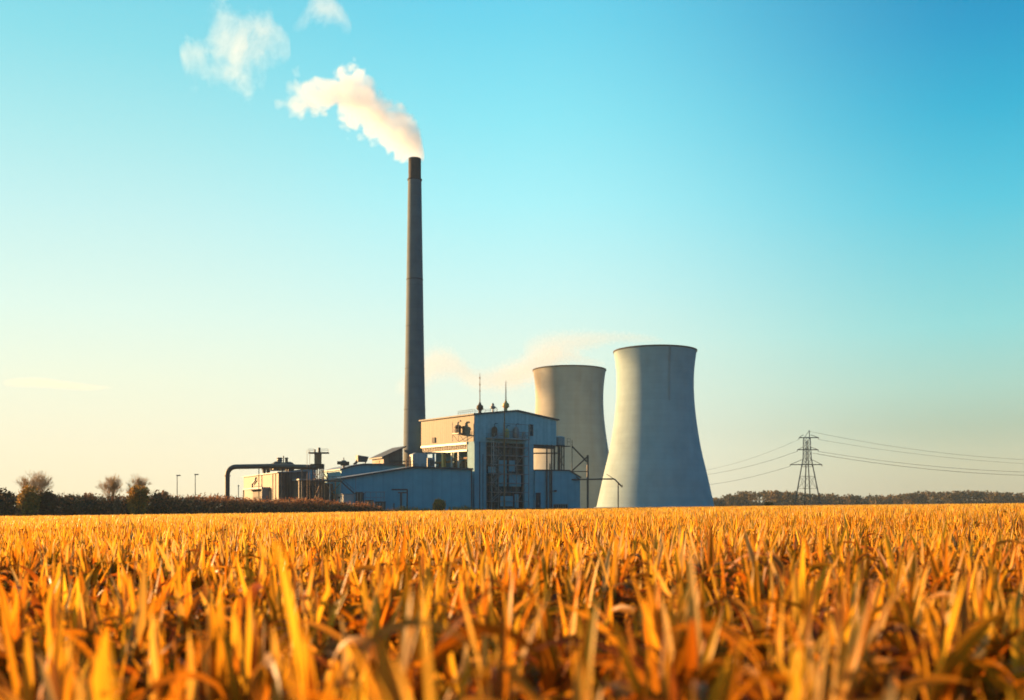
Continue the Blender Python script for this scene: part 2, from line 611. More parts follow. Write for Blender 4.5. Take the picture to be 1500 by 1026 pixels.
ZONES = [
    # count, attach lo/hi, start angle, bend, length, width, segments, folded, twist
    (1.15, 11, 12, [(1, 0.0, 0.02, 84, 90, -4, 8, 0.78, 0.95, .016, .026, 6, True, .3),
                    (4, .38, .60, 70, 89, -6, 24, .34, .54, .028, .055, 8, True, .9),
                    (5, .22, .52, 52, 82, 40, 120, .36, .58, .028, .054, 9, True, 1.3),
                    (4, .15, .62, 35, 74, 90, 200, .40, .70, .03, .056, 9, True, 1.4)]),
    (11, 34, 11, [(4, .36, .60, 68, 88, -6, 28, .36, .56, .024, .046, 4, True, .8),
                  (2, .24, .52, 55, 82, 40, 110, .36, .58, .026, .048, 5, True, 1.2),
                  (3, .15, .62, 40, 76, 80, 190, .40, .64, .028, .05, 5, False, 1.2)]),
    (34, 95, 6.5, [(5, .34, .60, 66, 88, -6, 30, .36, .60, .026, .05, 3, False, .8),
                   (2, .30, .62, 45, 76, 60, 150, .40, .60, .035, .06, 3, False, 1.0)]),
    (95, 445, 1.5, [(4, .30, .60, 62, 88, -6, 40, .38, .60, .06, .12, 2, False, .8)]),
]
vs, fs, ts, off = [], [], [], 0
for (d0, d1, dens, spec) in ZONES:
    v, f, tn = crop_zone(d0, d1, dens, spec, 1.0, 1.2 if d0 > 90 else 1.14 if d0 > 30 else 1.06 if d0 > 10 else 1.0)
    vs.append(v); fs.append(f + off); ts.append(tn)
    off += len(v)
crop = np_mesh('dry_crop', np.concatenate(vs), np.concatenate(fs), M['crop'], np.concatenate(ts))
tag(crop, 'ripe golden orange crop of long pointed dry leaves filling the field', 'crop', None, 'stuff')

# ------------------------------------------------------------------ chimney
D = 352.0
cx = X(607.5, D)
gb_ = g0(cx, D)
chim = thing('chimney', 'very tall slender tapering grey chimney with a dark band at its top', 'chimney', (cx, D, gb_))
zz = lambda py, D=D: Z(py, D) - gb_
rr = lambda w, D=D: w * 0.5 * D / FPX
prof = [(rr(36), 0), (rr(33.5), zz(665)), (rr(31), zz(600)), (rr(28.2), zz(540)), (rr(26), zz(478)), (rr(24), zz(410)), (rr(21.5), zz(330)), (rr(19.6), zz(263))]
MB().lathe(prof, 48).build('shaft', M['stack'], chim, 'auto')
MB().lathe([(rr(18.6), zz(263)), (rr(18.4), zz(233)), (rr(15.5), zz(233)), (rr(15.5), zz(240))], 48).build('cap', M['stack_cap'], chim, 'auto')
for py, w in ((478, 26), (410, 24), (600, 31), (540, 28.2)):
    MB().lathe([(rr(w) - .02, zz(py + 1.0)), (rr(w) + .1, zz(py + 0.7)), (rr(w) + .1, zz(py - .2)), (rr(w) - .02, zz(py - .6))], 48).build('ring', M['stack_cap'] if py == 410 else M['stack'], chim)
MB().lathe([(rr(19.4), zz(265)), (rr(21.5), zz(264.5)), (rr(21.5), zz(263)), (rr(18.8), zz(262.4))], 48).build('ring', M['stack_cap'], chim)

# ------------------------------------------------------------------ cooling towers
TP = [(750, 87), (742, 85.2), (725, 81.6), (703, 77), (685, 73), (670, 69.4), (654, 66), (640, 63.6), (625, 61.4), (610, 59.4), (595, 57.8), (580, 56.6), (565, 56), (550, 56), (535, 56.8), (522, 58.2), (512, 59.6), (508, 60.4)]


def cooling_tower(px, D, k, top, label, mat, seam):
    x = X(px, D)
    g = g0(x, D)
    o = thing('cooling_tower', label, 'cooling tower', (x, D, g), 0, 'cooling towers')
    pr = []
    for py, R in TP:
        z = Z(top + (py - 508) * (742 - top) / 234.0, D) - g
        pr.append((R * k * D / FPX, max(z, -0.3)))
    fine = []
    for (r0, z0), (r1, z1) in zip(pr[:-1], pr[1:]):
        fine += [(r0 + (r1 - r0) * i / 2, z0 + (z1 - z0) * i / 2) for i in range(2)]
    fine.append(pr[-1])
    inner = [(r - 0.5, z) for r, z in reversed(fine)]
    MB().lathe(fine + inner, 128, closed=True).build('shell', mat, o, 'auto')
    rt, zt = pr[-1]
    MB().lathe([(rt - .1, zt - .5), (rt + .2, zt - .5), (rt + .2, zt + .12), (rt - .7, zt + .12), (rt - .7, zt - .2)], 128).build('rim', M['stack_cap'], o)
    MB().lathe([(pr[0][0] + .6, -.4), (pr[0][0] + .6, .8), (pr[0][0] - .3, .8)], 96).build('plinth', M['stack'], o)
    if seam:     # ladder with its cage running down the shell
        mb = MB()
        a = math.radians(seam)
        pts = [((r + .25) * math.cos(a), (r + .25) * math.sin(a), z) for r, z in fine if z > fine[-1][1] * 0.66]
        for s in (-.35, .35):
            mb.path([(p[0] - s * math.sin(a), p[1] + s * math.cos(a), p[2]) for p in pts], 0.07, 5)
        for p, q in zip(pts[:-1], pts[1:]):
            for i in range(4):
                c = Vector(p).lerp(Vector(q), i / 4)
                mb.tube(c + Vector((.35 * math.sin(a), -.35 * math.cos(a), 0)), c - Vector((.35 * math.sin(a), -.35 * math.cos(a), 0)), .05, n=4)
        mb.build('ladder', M['galv'], o)
    return o


cooling_tower(959.5, 490, 1.0, 515, 'larger nearer pale cooling tower standing at the field edge right of the plant', M['concrete'], -78)
cooling_tower(834, 563, 0.885, 542.5, 'farther warm tinted cooling tower half hidden behind the plant building', M['concrete_warm'], 0)

# ------------------------------------------------------------------ main boiler house
C0 = Vector((X(695, 320.0), 320.0))
A1 = math.radians(37.8)
e2 = Vector((math.cos(A1), math.sin(A1)))
e1 = Vector((-math.sin(A1), math.cos(A1)))
G = g0(C0.x, C0.y)
house = thing('boiler_house', 'tall grey power plant building with a raised upper storey and low gable roof', 'power plant', (C0.x, C0.y, G), A1)


def loc_of(px, D):
    """image column at depth D -> local x, y of the boiler house"""
    w = Vector((X(px, D), D)) - C0
    return w.dot(e2), w.dot(e1)


LX, LY = 34.5, 31.6
ZB, ZE, ZR = 22.9, 31.5, 33.6
roofz = lambda x: ZE + (ZR - ZE) * (1 - abs(x - LX / 2) / (LX / 2))
MB().prism([(0, ZB), (LX, ZB), (LX, ZE), (LX / 2, ZR), (0, ZE)], 0, LY).build('upper_storey', M['siding'], house)
MB().box(-.07, -.002, .06, LY - .06, ZB + .05, ZE - .02).build('lit_side_sheet', M['lit_side_sheet'], house, label='tan corrugated sheet on the raised storey, toned down for its sunlit side')  # added sheet giving the sunlit side a darker colour than the shaded faces
rf = MB()
for s in (0, 1):
    xs = (-0.7, LX / 2) if s == 0 else (LX / 2, LX + 0.9)
    za, zb = [ZR - (ZR - ZE) * abs(x - LX / 2) / (LX / 2) for x in xs]
    rf.prism([(xs[0], za + .03), (xs[1], zb + .03), (xs[1], zb + .45), (xs[0], za + .45)], -0.6, LY + .6)
rf.build('roof', M['roof'], house)
# lower core, piers, gallery
core = MB()
core.box(6.0, 24.4, 4.0, LY, 0, ZB - .02)
core.build('lower_core', M['siding_plain'], house)
MB().box(0.0, 4.7, 0.02, 3.9, 0, ZB - .03).build('pier', M['pier'], house)
MB().box(20.6, 24.5, 0.02, 3.9, 0, ZB - .03).build('pier', M['pier'], house)
MB().box(-.25, .6, 4.0, LY, ZB - 0.75, ZB - .05).build('gallery_beam', M['galv'], house)
sl = MB()
for i in range(26):
    y = 4.2 + i * 1.05
    sl.box(-.05, .1, y, y + .16, ZB - 2.3, ZB - .8)
sl.build('gallery_slats', M['steel_mid'], house)
MB().box(.6, .8, 4, LY, ZB - 2.35, ZB - .8).build('gallery_louvre', M['dark'], house)
MB().box(-.2, .7, 4, LY, ZB - 3.0, ZB - 2.36).build('gallery_beam', M['galv'], house)
zg = 11.6
for px in (621, 634, 648, 661, 671):
    d = -e2
    s = along(px, C0, e1)
    w = .55 if px in (648, 621) else .28
    MB().box(0, 2 * w, s - w, s + w, zg, ZB - 3.02).build('gallery_column', M['white'] if px in (661, 671) else M['ochre'] if px == 648 else M['pier'], house)
MB().box(0, 6, 3.92, LY, zg - .5, zg).build('gallery_floor', M['roof_light'], house)
for i, y in enumerate((6.5, 11, 15.5, 24)):
    MB().lathe([(1.3, zg + .1), (1.3, zg + 4.5), (.9, zg + 5.3), (.3, zg + 5.6)], 16, 3.6, y).build('gallery_vessel', M['dark_brown'], house, 'auto')
du = MB()
du.path([(2.2, 4.5, zg + 6.2), (2.2, 14, zg + 6.2), (2.6, 18, zg + 5.4), (2.6, 29, zg + 5.4)], .4)
du.path([(1.6, 5, zg + 2.3), (1.6, 12, zg + 2.3), (1.6, 12.5, zg + 7)], .25)
du.tube((2.2, 8, zg), (2.2, 8, zg + 6.2), .3)
du.build('gallery_pipes', M['steel_warm'], house, 'auto')
MB().rail([(0.15, 4.2, zg), (0.15, 30, zg)], 1.1, .05, 2.0).build('gallery_railing', M['steel_warm'], house)
# glazed bay between the piers
MB().box(4.72, 20.58, 1.2, 3.8, 0, ZB - .04).build('glazed_bay', M['glass'], house)
mu = MB()
for x in np.linspace(4.8, 20.4, 9):
    mu.box(x - .12, x + .12, 1.0, 1.19, 0, ZB - .05)
for z in np.linspace(1.5, ZB - 1, 9):
    mu.box(4.75, 20.55, .92, .99, z - .12, z + .12)
mu.build('bay_frame', M['steel'], house)
pn = MB()
for (a, b_, z0, z1) in ((10.4, 13.6, 8.6, 17.2), (14.6, 19.6, 8.6, 12.8), (14.6, 17.0, 13.6, 17.2), (11.0, 16.2, 2.0, 5.4), (17.0, 18.6, 1.6, 6.0), (6.0, 9.3, 13.0, 15.0)):
    pn.box(a, b_, .7, .9, z0, z1)
pn.build('bay_panels', M['siding_plain'], house)
# external stair tower in front of the bay
st = thing('stair_tower', 'open steel stair tower with landings in front of the dark glazed bay', 'stair tower', (C0.x, C0.y, G), A1)
fr = MB()
for x in (4.9, 9.9, 20.3):
    for y in (-2.6, .4):
        fr.tube((x, y, -.3), (x, y, 29.2 if x != 4.9 else 24.6), .17, n=6)
fr.tube((15.2, -2.6, -.3), (15.2, -2.6, 24), .12, n=6)
for z in (3.6, 6.6, 9.6, 12.6, 15.6, 18.6, 21.4, 24.0):
    for y in (-2.6, .4):
        fr.tube((4.9, y, z), (20.3, y, z), .1, n=5)
    for x in (4.9, 9.9, 20.3):
        fr.tube((x, -2.6, z), (x, .4, z), .1, n=5)
for z in (26.4, 29.0):
    fr.tube((9.9, -2.6, z), (20.3, -2.6, z), .1, n=5)
    fr.tube((9.9, .3, z), (20.3, .3, z), .1, n=5)
for (a, b_) in (((9.9, 9.6), (15.2, 15.6)), ((15.2, 9.6), (9.9, 15.6)), ((15.2, 15.6), (20.3, 21.4)), ((15.2, 3.6), (20.3, 9.6))):
    fr.tube((a[0], -2.6, a[1]), (b_[0], -2.6, b_[1]), .08, n=5)
fr.build('frame', M['steel_mid'], st)
for i, z in enumerate((3.6, 6.6, 9.6, 12.6, 15.6, 18.6)):
    a, b_ = (5.4, 9.4) if i % 2 == 0 else (9.4, 5.4)
    f = MB()
    for k in range(9):
        tq = k / 9
        xk = a + (b_ - a) * tq
        f.box(min(xk, xk + (b_ - a) / 9), max(xk, xk + (b_ - a) / 9), -2.2, -1.1, z + .02 + 3.0 * tq, z + .12 + 3.0 * tq)
    f.tube((a, -2.3, z), (b_, -2.3, z + 3), .09, n=5)
    f.tube((a, -1.0, z), (b_, -1.0, z + 3), .09, n=5)
    f.tube((a, -2.3, z + 1), (b_, -2.3, z + 4), .05, n=5)
    f.build('stair_flight', M['steel_mid'], st)
MB().box(4.6, 20.6, -2.9, .6, 23.9, 24.4).build('platform', M['galv'], st)
MB().rail([(4.7, .4, 24.4), (4.7, -2.8, 24.4), (20.5, -2.8, 24.4), (20.5, .4, 24.4)], 1.2, .05, 1.3).build('railing', M['steel_mid'], st)
MB().tube((9.9, -2.95, -.2), (9.9, -2.95, 34.6), .2, n=8).build('riser_pipe', M['steel_warm'], st)
pp = MB()
pp.path([(5.4, -3.1, 12), (5.4, -3.1, 23.0), (5.6, -3.1, 24.2), (7.2, -3.1, 25.0), (9, -3.1, 25.0)], .17)
pp.path([(6.3, -3.1, 7), (6.3, -3.1, 22.0), (6.8, -3.1, 22.6), (8.6, -3.1, 22.6)], .12)
pp.build('bent_pipes', M['galv'], st)
for (lx, ly, r, h, mt, lab, nm) in ((7.2, -1.2, .95, 3.6, 'dark_brown', 'dark squat vessel at the left end of the stair tower platform', 'pressure_vessel'),
                                    (12.2, -1.2, .8, 3.1, 'ochre', 'ochre vessel in the middle of the stair tower platform', 'pressure_vessel'),
                                    (16.2, -1.0, 1.0, 3.9, 'steel_mid', 'grey vessel at the right on the stair tower platform', 'pressure_vessel')):
    w = C0 + e2 * lx + e1 * ly
    v = thing(nm, lab, 'vessel', (w.x, w.y, G + 24.4), A1, 'vessels on the stair tower platform')
    MB().lathe([(r * .9, 0), (r, .3), (r, h * .75), (r * .7, h * .92), (.15, h)], 16).build('shell', M[mt], v, 'auto')
    MB().path([(0, 0, h - .1), (0, 0, h + .7), (.3, 0, h + 1.0), (1.2, 0, h + 1.0)], .12).build('pipe', M['steel'], v)
w = C0 + e2 * 18.7 - e1 * 1.9
v = thing('equipment_cabinet', 'small pale cabinet at the right edge of the stair tower platform', 'cabinet', (w.x, w.y, G + 24.4), A1)
MB().box(-.5, .5, -.4, .4, 0, 2.3).build('body', M['white'], v)
MB().box(-.42, .42, -.44, -.4, .15, 2.1).build('door', M['galv'], v)
# window, door, downpipe, vents on the walls
wd = MB()
xw0, xw1 = along(776, C0, e2), along(780.5, C0, e2)
zt, zb_ = Z(623, 336) - G, Z(639, 336) - G
wn_o = MB().box(xw0, xw1, -.06, .02, zb_, zt).build('window', M['glass'], house)
fr = MB()
fr.box(xw0 - .15, xw0, -.12, .02, zb_ - .15, zt + .15).box(xw1, xw1 + .15, -.12, .02, zb_ - .15, zt + .15)
fr.box(xw0, xw1, -.12, .02, zt, zt + .15).box(xw0, xw1, -.12, .02, zb_ - .15, zb_).box(xw0, xw1, -.1, -.061, (zt + zb_) / 2 - .06, (zt + zb_) / 2 + .06)
fr.build('frame', M['steel_mid'], wn_o)
MB().tube((2.0, -.15, 0), (2.0, -.15, ZB), .15, n=6).build('downpipe', M['steel'], house)
MB().tube((3.3, -.12, 0), (3.3, -.12, ZB - 4), .1, n=6).build('downpipe', M['steel'], house)
ys = along(676, C0, e1)
vp = MB()
vp.box(-2.6, .02, ys - 2.0, ys + 1.6, 25.6, 25.85)
for yy_ in (ys - 1.9, ys + 1.5):
    vp.tube((-2.5, yy_, 23.2), (-2.5, yy_, 29.5), .09, n=6)
    vp.tube((-.1, yy_, 23.2), (-2.5, yy_, 25.6), .07, n=5)
vp.rail([(-2.5, ys - 1.9, 25.85), (-2.5, ys + 1.5, 25.85)], 1.1, .05, 1.1)
vp.build('wall_platform', M['steel_mid'], house)
w = C0 - e2 * 1.4 + e1 * ys
v = thing('exhaust_fan', 'small round exhaust fan on the platform of the sunlit upper wall', 'fan', (w.x, w.y, G + 25.85), A1)
MB().lathe([(1.0, 0), (1.0, 1.6), (1.25, 1.9), (1.0, 2.5), (.3, 2.8)], 16).build('housing', M['dark_brown'], v, 'auto')
MB().path([(0, 0, 2.7), (0, 0, 3.4), (0, -.6, 3.9), (0, -1.6, 3.9)], .3).build('outlet', M['steel_mid'], v)
ys2 = along(636, C0, e1)
MB().box(-.35, .02, ys2 - .9, ys2 + .9, 23.6, 25.4).build('wall_vent', M['dark'], house)
MB().rail([(.2, .4, ZE + .5), (.2, 9.5, ZE + .5)], 1.3, .06, 1.1).build('roof_railing', M['steel'], house)
MB().rail([(.6, .3, ZE + .5), (8.5, .3, roofz(8.5) + .4)], 1.0, .05, 1.6).build('roof_railing', M['steel'], house)


def antenna(px, D, pyt, label, ladder):
    lx, ly = loc_of(px, D)
    zb = roofz(lx) + .4
    o = thing('antenna_mast', label, 'antenna', (X(px, D), D, G + zb), A1, 'antenna masts on the main roof')
    h = Z(pyt, D) - G - zb
    MB().lathe([(.55, 0), (.5, .9), (.9, 1.1), (1.15, 1.7), (1.1, 2.4), (.5, 2.9), (.3, 3.6)], 14).build('base', M['dark_brown'] if not ladder else M['ochre'], o, 'auto')
    mb = MB()
    mb.tube((0, 0, 3.4), (0, 0, h), .17, .07, 6)
    if ladder:
        for k in range(11):
            z = 4 + k * (h - 4.6) / 10
            mb.tube((-.45 + .02 * k, 0, z), (.45 - .02 * k, 0, z), .07, n=5)
    else:
        for z in (h * .55, h * .72, h * .88):
            mb.lathe([(.2, z - .25), (.26, z), (.2, z + .25)], 8)
    mb.build('mast', M['steel_warm'], o)
    MB().box(-1.6, 1.6, -.1, .1, 1.45, 1.6).build('bracket', M['steel'], o)


antenna(703, 327, 547, 'taller plain antenna mast on the left of the main roof', False)
antenna(741, 332, 558, 'shorter antenna mast with cross rungs near the main roof ridge', True)
lx, ly = loc_of(722, 328)
v = thing('roof_siren', 'small round headed device between the two antenna masts on the roof', 'siren', (X(722, 328), 328, G + roofz(lx) + .4), A1)
MB().lathe([(.3, 0), (.25, 1.0), (.9, 1.3), (.95, 1.8), (.4, 2.1), (.45, 2.6), (.15, 3.0)], 12).build('head', M['steel_mid'], v, 'auto')
MB().path([(.4, 0, 1.5), (1.4, 0, 1.5), (1.7, 0, 1.3), (1.7, 0, -.3)], .12).build('pipe', M['steel'], v)

# ------------------------------------------------------------------ right annex, tank, portal
annex = thing('annex_building', 'low blue grey annex with sloped right end under the raised storey', 'building', (C0.x, C0.y, G), A1)
xa, xb, xc = 24.6, along(832, C0, e2), along(848, C0, e2)
za, zb2 = 14.0, 12.0
MB().prism([(xa, 0), (xc, 0), (xc, zb2), (xb, za + .2), (xa, za)], -.6, 12).build('wall', M['siding_plain'], annex)
ar = MB()
ar.prism([(xa + .05, za + .02), (xb, za + .22), (xb, za + .6), (xa + .05, za + .4)], -.9, 12.3)
ar.prism([(xb, za + .22), (xc + .4, zb2 - .1), (xc + .4, zb2 + .25), (xb, za + .6)], -.9, 12.3)
ar.build('roof', M['roof'], annex)
x0, x1 = along(783, C0, e2), along(790, C0, e2)
dr = MB().box(x0, x1, -.72, -.58, 0, 6.6).build('door', M['dark'], annex)
MB().box(x0 + 1.1, x0 + 1.25, -.85, -.73, 2.6, 3.2).build('handle', M['galv'], dr)
x0, x1 = along(809, C0, e2), along(829, C0, e2)
MB().box(x0, x1, -.75, -.58, 0, 2.6).build('low_opening', M['dark'], annex)
br = MB()
for k in range(7):
    xk = x0 + (x1 - x0) * k / 6
    br.box(xk - .1, xk + .1, -.9, -.76, 0, 2.7)
br.box(x0 - .2, x1 + .2, -.9, -.76, 2.62, 2.85)
br.build('opening_bars', M['steel_mid'], annex)
dpp = MB()
for px, top in ((798, ZB), (805, ZB)):
    xk = along(px, C0, e2)
    dpp.tube((xk, -1.1, 0), (xk, -1.1, top), .24, n=8)
xk = along(802, C0, e2)
dpp.tube((xk, -1.3, 0), (xk, -1.3, 16.5), .2, n=8)
dpp.build('riser_pipes', M['steel'], annex)
xk = along(810, C0, e2)
MB().path([(xk - 1.2, -.9, 7.2), (xk, -.9, 7.2)], .12).lathe([(.05, 6.9), (.5, 7.0), (.5, 7.5), (.05, 7.6)], 10, xk + .3, -1.0).build('wall_lamp', M['steel'], annex)
# undercroft steel below the raised storey
MB().box(24.6, 34.3, .3, 1.0, ZB - 1.3, ZB - .06).build('transfer_beam', M['steel'], house)
uc = MB()
for px in (799, 806):
    pass
uc.tube((25.0, .6, ZB - 3.0), (36.5, .6, ZB - 2.6), .22, n=8)
uc.build('undercroft_pipe', M['steel'], house)
# tank on legs
xt = along(824.5, C0, e2)
w = C0 + e2 * xt + e1 * 2.0
tz = G + za + .55
tank = thing('water_tank', 'raised round grey tank on steel legs above the annex roof', 'tank', (w.x, w.y, tz), A1)
tt0, tt1 = Z(653, w.y) - tz, Z(640, w.y) - tz
MB().lathe([(1.85, tt0), (1.95, tt0 + .1), (1.95, tt1 - .2), (1.6, tt1), (.3, tt1 + .25)], 24).build('shell', M['galv'], tank, 'auto')
MB().lathe([(2.0, tt0 - .25), (2.1, tt0 - .25), (2.1, tt0 + .1), (1.9, tt0 + .15)], 24).build('ring', M['steel'], tank)
for sx in (-1, 1):
    for sy in (-1, 1):
        MB().tube((sx * 1.25, sy * 1.1, -.2), (sx * 1.25, sy * 1.1, tt0), .3 if sx < 0 else .22, n=8).build('leg', M['steel'], tank)
MB().rail([(2.2, -1.8, tt0), (3.6, -1.8, tt0)], 2.4, .06, 1.3).box(2.0, 3.7, -1.9, 1.5, tt0 - .3, tt0 - .05).build('side_platform', M['steel'], tank)
br = MB()
br.tube((-1.25, -1.1, 1), (1.25, -1.1, 5.5), .09, n=5).tube((1.25, -1.1, 1), (-1.25, -1.1, 5.5), .09, n=5)
br.tube((.2, -1.1, 0), (.2, -1.1, tt0), .25, n=8)
br.build('brace', M['steel'], tank)
# mast with braces and pipe bridge towards the big tower
D = 346.0
g = g0(X(861, D), D)
mast = thing('braced_mast', 'dark steel mast with crossed diagonal braces right of the annex', 'mast', (X(861, D), D, g))
L = lambda px, py: (X(px, D) - X(861, D), 0, Z(py, D) - g)
MB().tube((0, 0, -.3), L(861, 667), .36, n=8).build('post', M['steel'], mast)
bb = MB()
bb.tube(L(838, 654), L(861, 678), .26, n=6)
bb.tube(L(838, 690), L(861, 669), .26, n=6)
bb.tube(L(836, 691), L(861, 691), .16, n=6)
bb.tube(L(838, 645), L(838, 692), .13, n=6)
bb.tube(L(834, 690), L(849, 703), .2, n=6)
bb.build('braces', M['steel'], mast)
br_t = thing('pipe_bridge', 'thin dark pipe bridge running from the annex to the big cooling tower', 'pipe bridge', (X(861, D), D - 1.2, g))
MB().path([L(834, 703), L(898, 702), L(900, 702.6), L(911, 714)], .26, 8).build('pipe', M['steel'], br_t)
MB().tube(L(905, 708), (L(905, 750)[0], 0, -.4), .2, n=6).build('leg', M['steel'], br_t)
MB().tube(L(888, 695), L(900, 702.6), .1, n=5).build('stay', M['steel'], br_t)
MB().tube(L(911, 714), L(911, 710.5), .14, n=5).build('stay', M['steel'], br_t)

# ------------------------------------------------------------------ front hall
A2 = math.radians(26.4)
f2 = Vector((math.cos(A2), math.sin(A2)))
f1 = Vector((-math.sin(A2), math.cos(A2)))


def block(name, label, px, D, cat='building'):
    x = X(px, D)
    return thing(name, label, cat, (x, D, g0(x, D)), A2), Vector((x, D)), g0(x, D)


def gable_roof(mb, pts, y0, y1, th=.35, ov=.5):
    for i, ((xa, za), (xb, zb)) in enumerate(zip(pts[:-1], pts[1:])):
        s = (zb - za) / (xb - xa)
        a = (xa - (ov if i == 0 else 0), za - (ov * s if i == 0 else 0))
        c = (xb + (ov if i == len(pts) - 2 else 0), zb + (ov * s if i == len(pts) - 2 else 0))
        mb.prism([(a[0], a[1] + .03), (c[0], c[1] + .03), (c[0], c[1] + th), (a[0], a[1] + th)], y0 - ov, y1 + ov)
    return mb


hall, oA, gA = block('front_hall', 'long low blue grey hall with shallow asymmetric gable in front of the plant', 500, 296)
HL = along(692, oA, f2)
sx = along(605, oA, f2)
zl, zp, zr = Z(702, 296) - gA, Z(685, 306) - gA, Z(688, 315) - gA
MB().prism([(0, 0), (HL, 0), (HL, zr), (sx, zp), (0, zl)], 0, 13.5).build('wall', M['siding_plain'], hall)
gable_roof(MB(), [(0, zl), (sx, zp), (HL - .6, zr)], 0, 13.5).build('roof', M['roof_light'], hall)
fa = MB()
for (xa, za), (xb, zb) in (((-.5, zl - .1), (sx, zp)), ((sx, zp), (HL, zr))):
    fa.prism([(xa, za - .15), (xb, zb - .15), (xb, zb + .38), (xa, za + .38)], -.72, -.52)
fa.build('fascia', M['roof'], hall)
MB().box(HL - .5, HL - .2, -.2, -.02, 0, zr - .2).build('downpipe', M['steel'], hall)
xs_ = along(521, oA, f2)
MB().box(xs_ - .08, xs_ + .08, -.06, .0, 0, zl + 1.0).build('corner_strip', M['galv'], hall)
# pipe portal in front of the hall
D = 292.0
x = X(585, D)
g = g0(x, D)
po = thing('pipe_portal', 'dark flat topped pipe portal standing against the front hall wall', 'pipe portal', (x, D, g))
L = lambda px, py: (X(px, D) - x, 0, Z(py, D) - g)
MB().tube(L(596.5, 717.5), (L(596.5, 0)[0], 0, -.3), .24, n=6).build('post', M['steel'], po)
MB().box(L(586, 0)[0], L(589, 0)[0], -.3, .3, -.2, L(0, 721)[2]).build('post', M['steel'], po)
MB().tube(L(573.5, 717.5), L(597, 717.5), .24, n=6).build('beam', M['steel'], po)
MB().box(L(583, 0)[0], L(596, 0)[0], -.2, .2, L(0, 723)[2], L(0, 721)[2]).build('beam', M['steel'], po)
# guard rail with boxes
D = 290.0
x = X(556, D)
g = g0(x, D)
gr = thing('guard_rail', 'thin pale guard rail in front of the hall between boxes', 'railing', (x, D, g))
L = lambda px, py: (X(px, D) - x, 0, Z(py, D) - g)
for px in (535, 543, 551, 558, 563):
    MB().tube((L(px, 0)[0], 0, -.3), L(px, 721), .09, n=5).build('post', M['galv'], gr)
MB().tube(L(534, 721), L(564, 721), .12, n=5).build('rail', M['galv'], gr)
MB().tube(L(534, 729), L(564, 729), .09, n=5).build('rail', M['galv'], gr)
for (pa, pb, pt, lab, mt) in ((535, 547, 734, 'rusty brown crate under the guard rail by the hall', 'steel_warm'),
                              (549, 565, 736, 'long dark skip beside the rusty crate by the hall', 'steel'),
                              (521, 531, 722, 'tall dark brown bin right of the small white shed', 'dark_brown')):
    D = 287.0
    x = X((pa + pb) / 2, D)
    g = g0(x, D)
    w_ = (pb - pa) / FPX * D / 2
    h_ = Z(pt, D) - g
    c = thing('storage_bin', lab, 'bin', (x, D, g), .12, 'bins in front of the hall')
    MB().prism([(-w_ * .92, 0), (w_ * .92, 0), (w_, h_), (-w_, h_)], 0, 2.2).build('body', M[mt], c)
    MB().box(-w_ - .1, w_ + .1, -.12, 2.32, h_ + .003, h_ + .22).build('rim', M['steel'], c)
    for s in (-.5, .5):
        MB().box(w_ * s - .1, w_ * s + .1, -.14, -.02, .1, h_ - .1).build('rib', M['steel_mid'], c)

# mid hall behind
mid, oB, gB = block('mid_hall', 'pale blue hall with curved eave rising behind the front hall', 500, 313)
BL = along(612, oB, f2)
b1, b2 = along(515, oB, f2), along(530, oB, f2)
hz = lambda py, D: Z(py, D) - gB
pts = [(0, hz(688.3, 313)), (b1, hz(684.2, 316)), (b2, hz(681.8, 319)), (BL * .62, hz(682.6, 327)), (BL, hz(684.5, 334))]
BD = along(475, oB, f1)
MB().prism([(0, 0), (BL, 0)] + pts[::-1], 0, BD).build('wall', M['siding_plain'], mid)
gable_roof(MB(), pts, 0, BD, .4, .6).build('roof', M['roof_light'], mid)
fa = MB()
for (xa, za), (xb, zb) in zip(pts[:-1], pts[1:]):
    fa.prism([(xa, za - .1), (xb, zb - .1), (xb, zb + .42), (xa, za + .42)], -.8, -.62)
fa.build('fascia', M['roof'], mid)
for s in (3, 8, 13):
    MB().box(-.1, .02, s, s + 2.2, 9.3, 11.3).build('side_window', M['steel_warm'], mid)

# house on the roofs, next to the chimney
rh, oC, gC = block('roof_house', 'small block with dark sloping roof left of the chimney foot', 562, 337)
CL, CD = along(590, oC, f2), along(545, oC, f1)
c0, c1 = Z(670, 337) - gC, Z(657.5, 341) - gC
MB().prism([(0, 0), (CL, 0), (CL, c1), (0, c0)], 0, CD).build('wall', M['siding_warm'], rh)
gable_roof(MB(), [(0, c0), (CL, c1)], 0, CD, .5, .9).build('roof', M['roof'], rh)
MB().box(-.12, .0, 4, 8, c0 - 2.4, c0 - .9).build('window_band', M['steel_warm'], rh)
MB().box(CL * .3, CL + 3, -.5, -.1, c0 - 1.5, c0 - 1.1).build('wall_pipe', M['steel'], rh)
x = X(534, 335)
g = gB
iv = thing('intake_duct', 'dark boxy duct slanting up on the mid hall roof', 'duct', (x, 330, Z(681, 330)), A2)
MB().prism([(-1.9, .9), (1.2, .9), (1.8, 2.6), (-1.9, 3.1)], -1.2, 1.2).build('hood', M['steel'], iv)
MB().path([(-2.9, 0, 0), (-2.3, 0, .4), (-1.6, 0, 1.4)], .45).build('duct', M['steel'], iv)
MB().tube((1.1, 0, -.2), (1.1, 0, 1.0), .2).build('leg', M['steel'], iv)

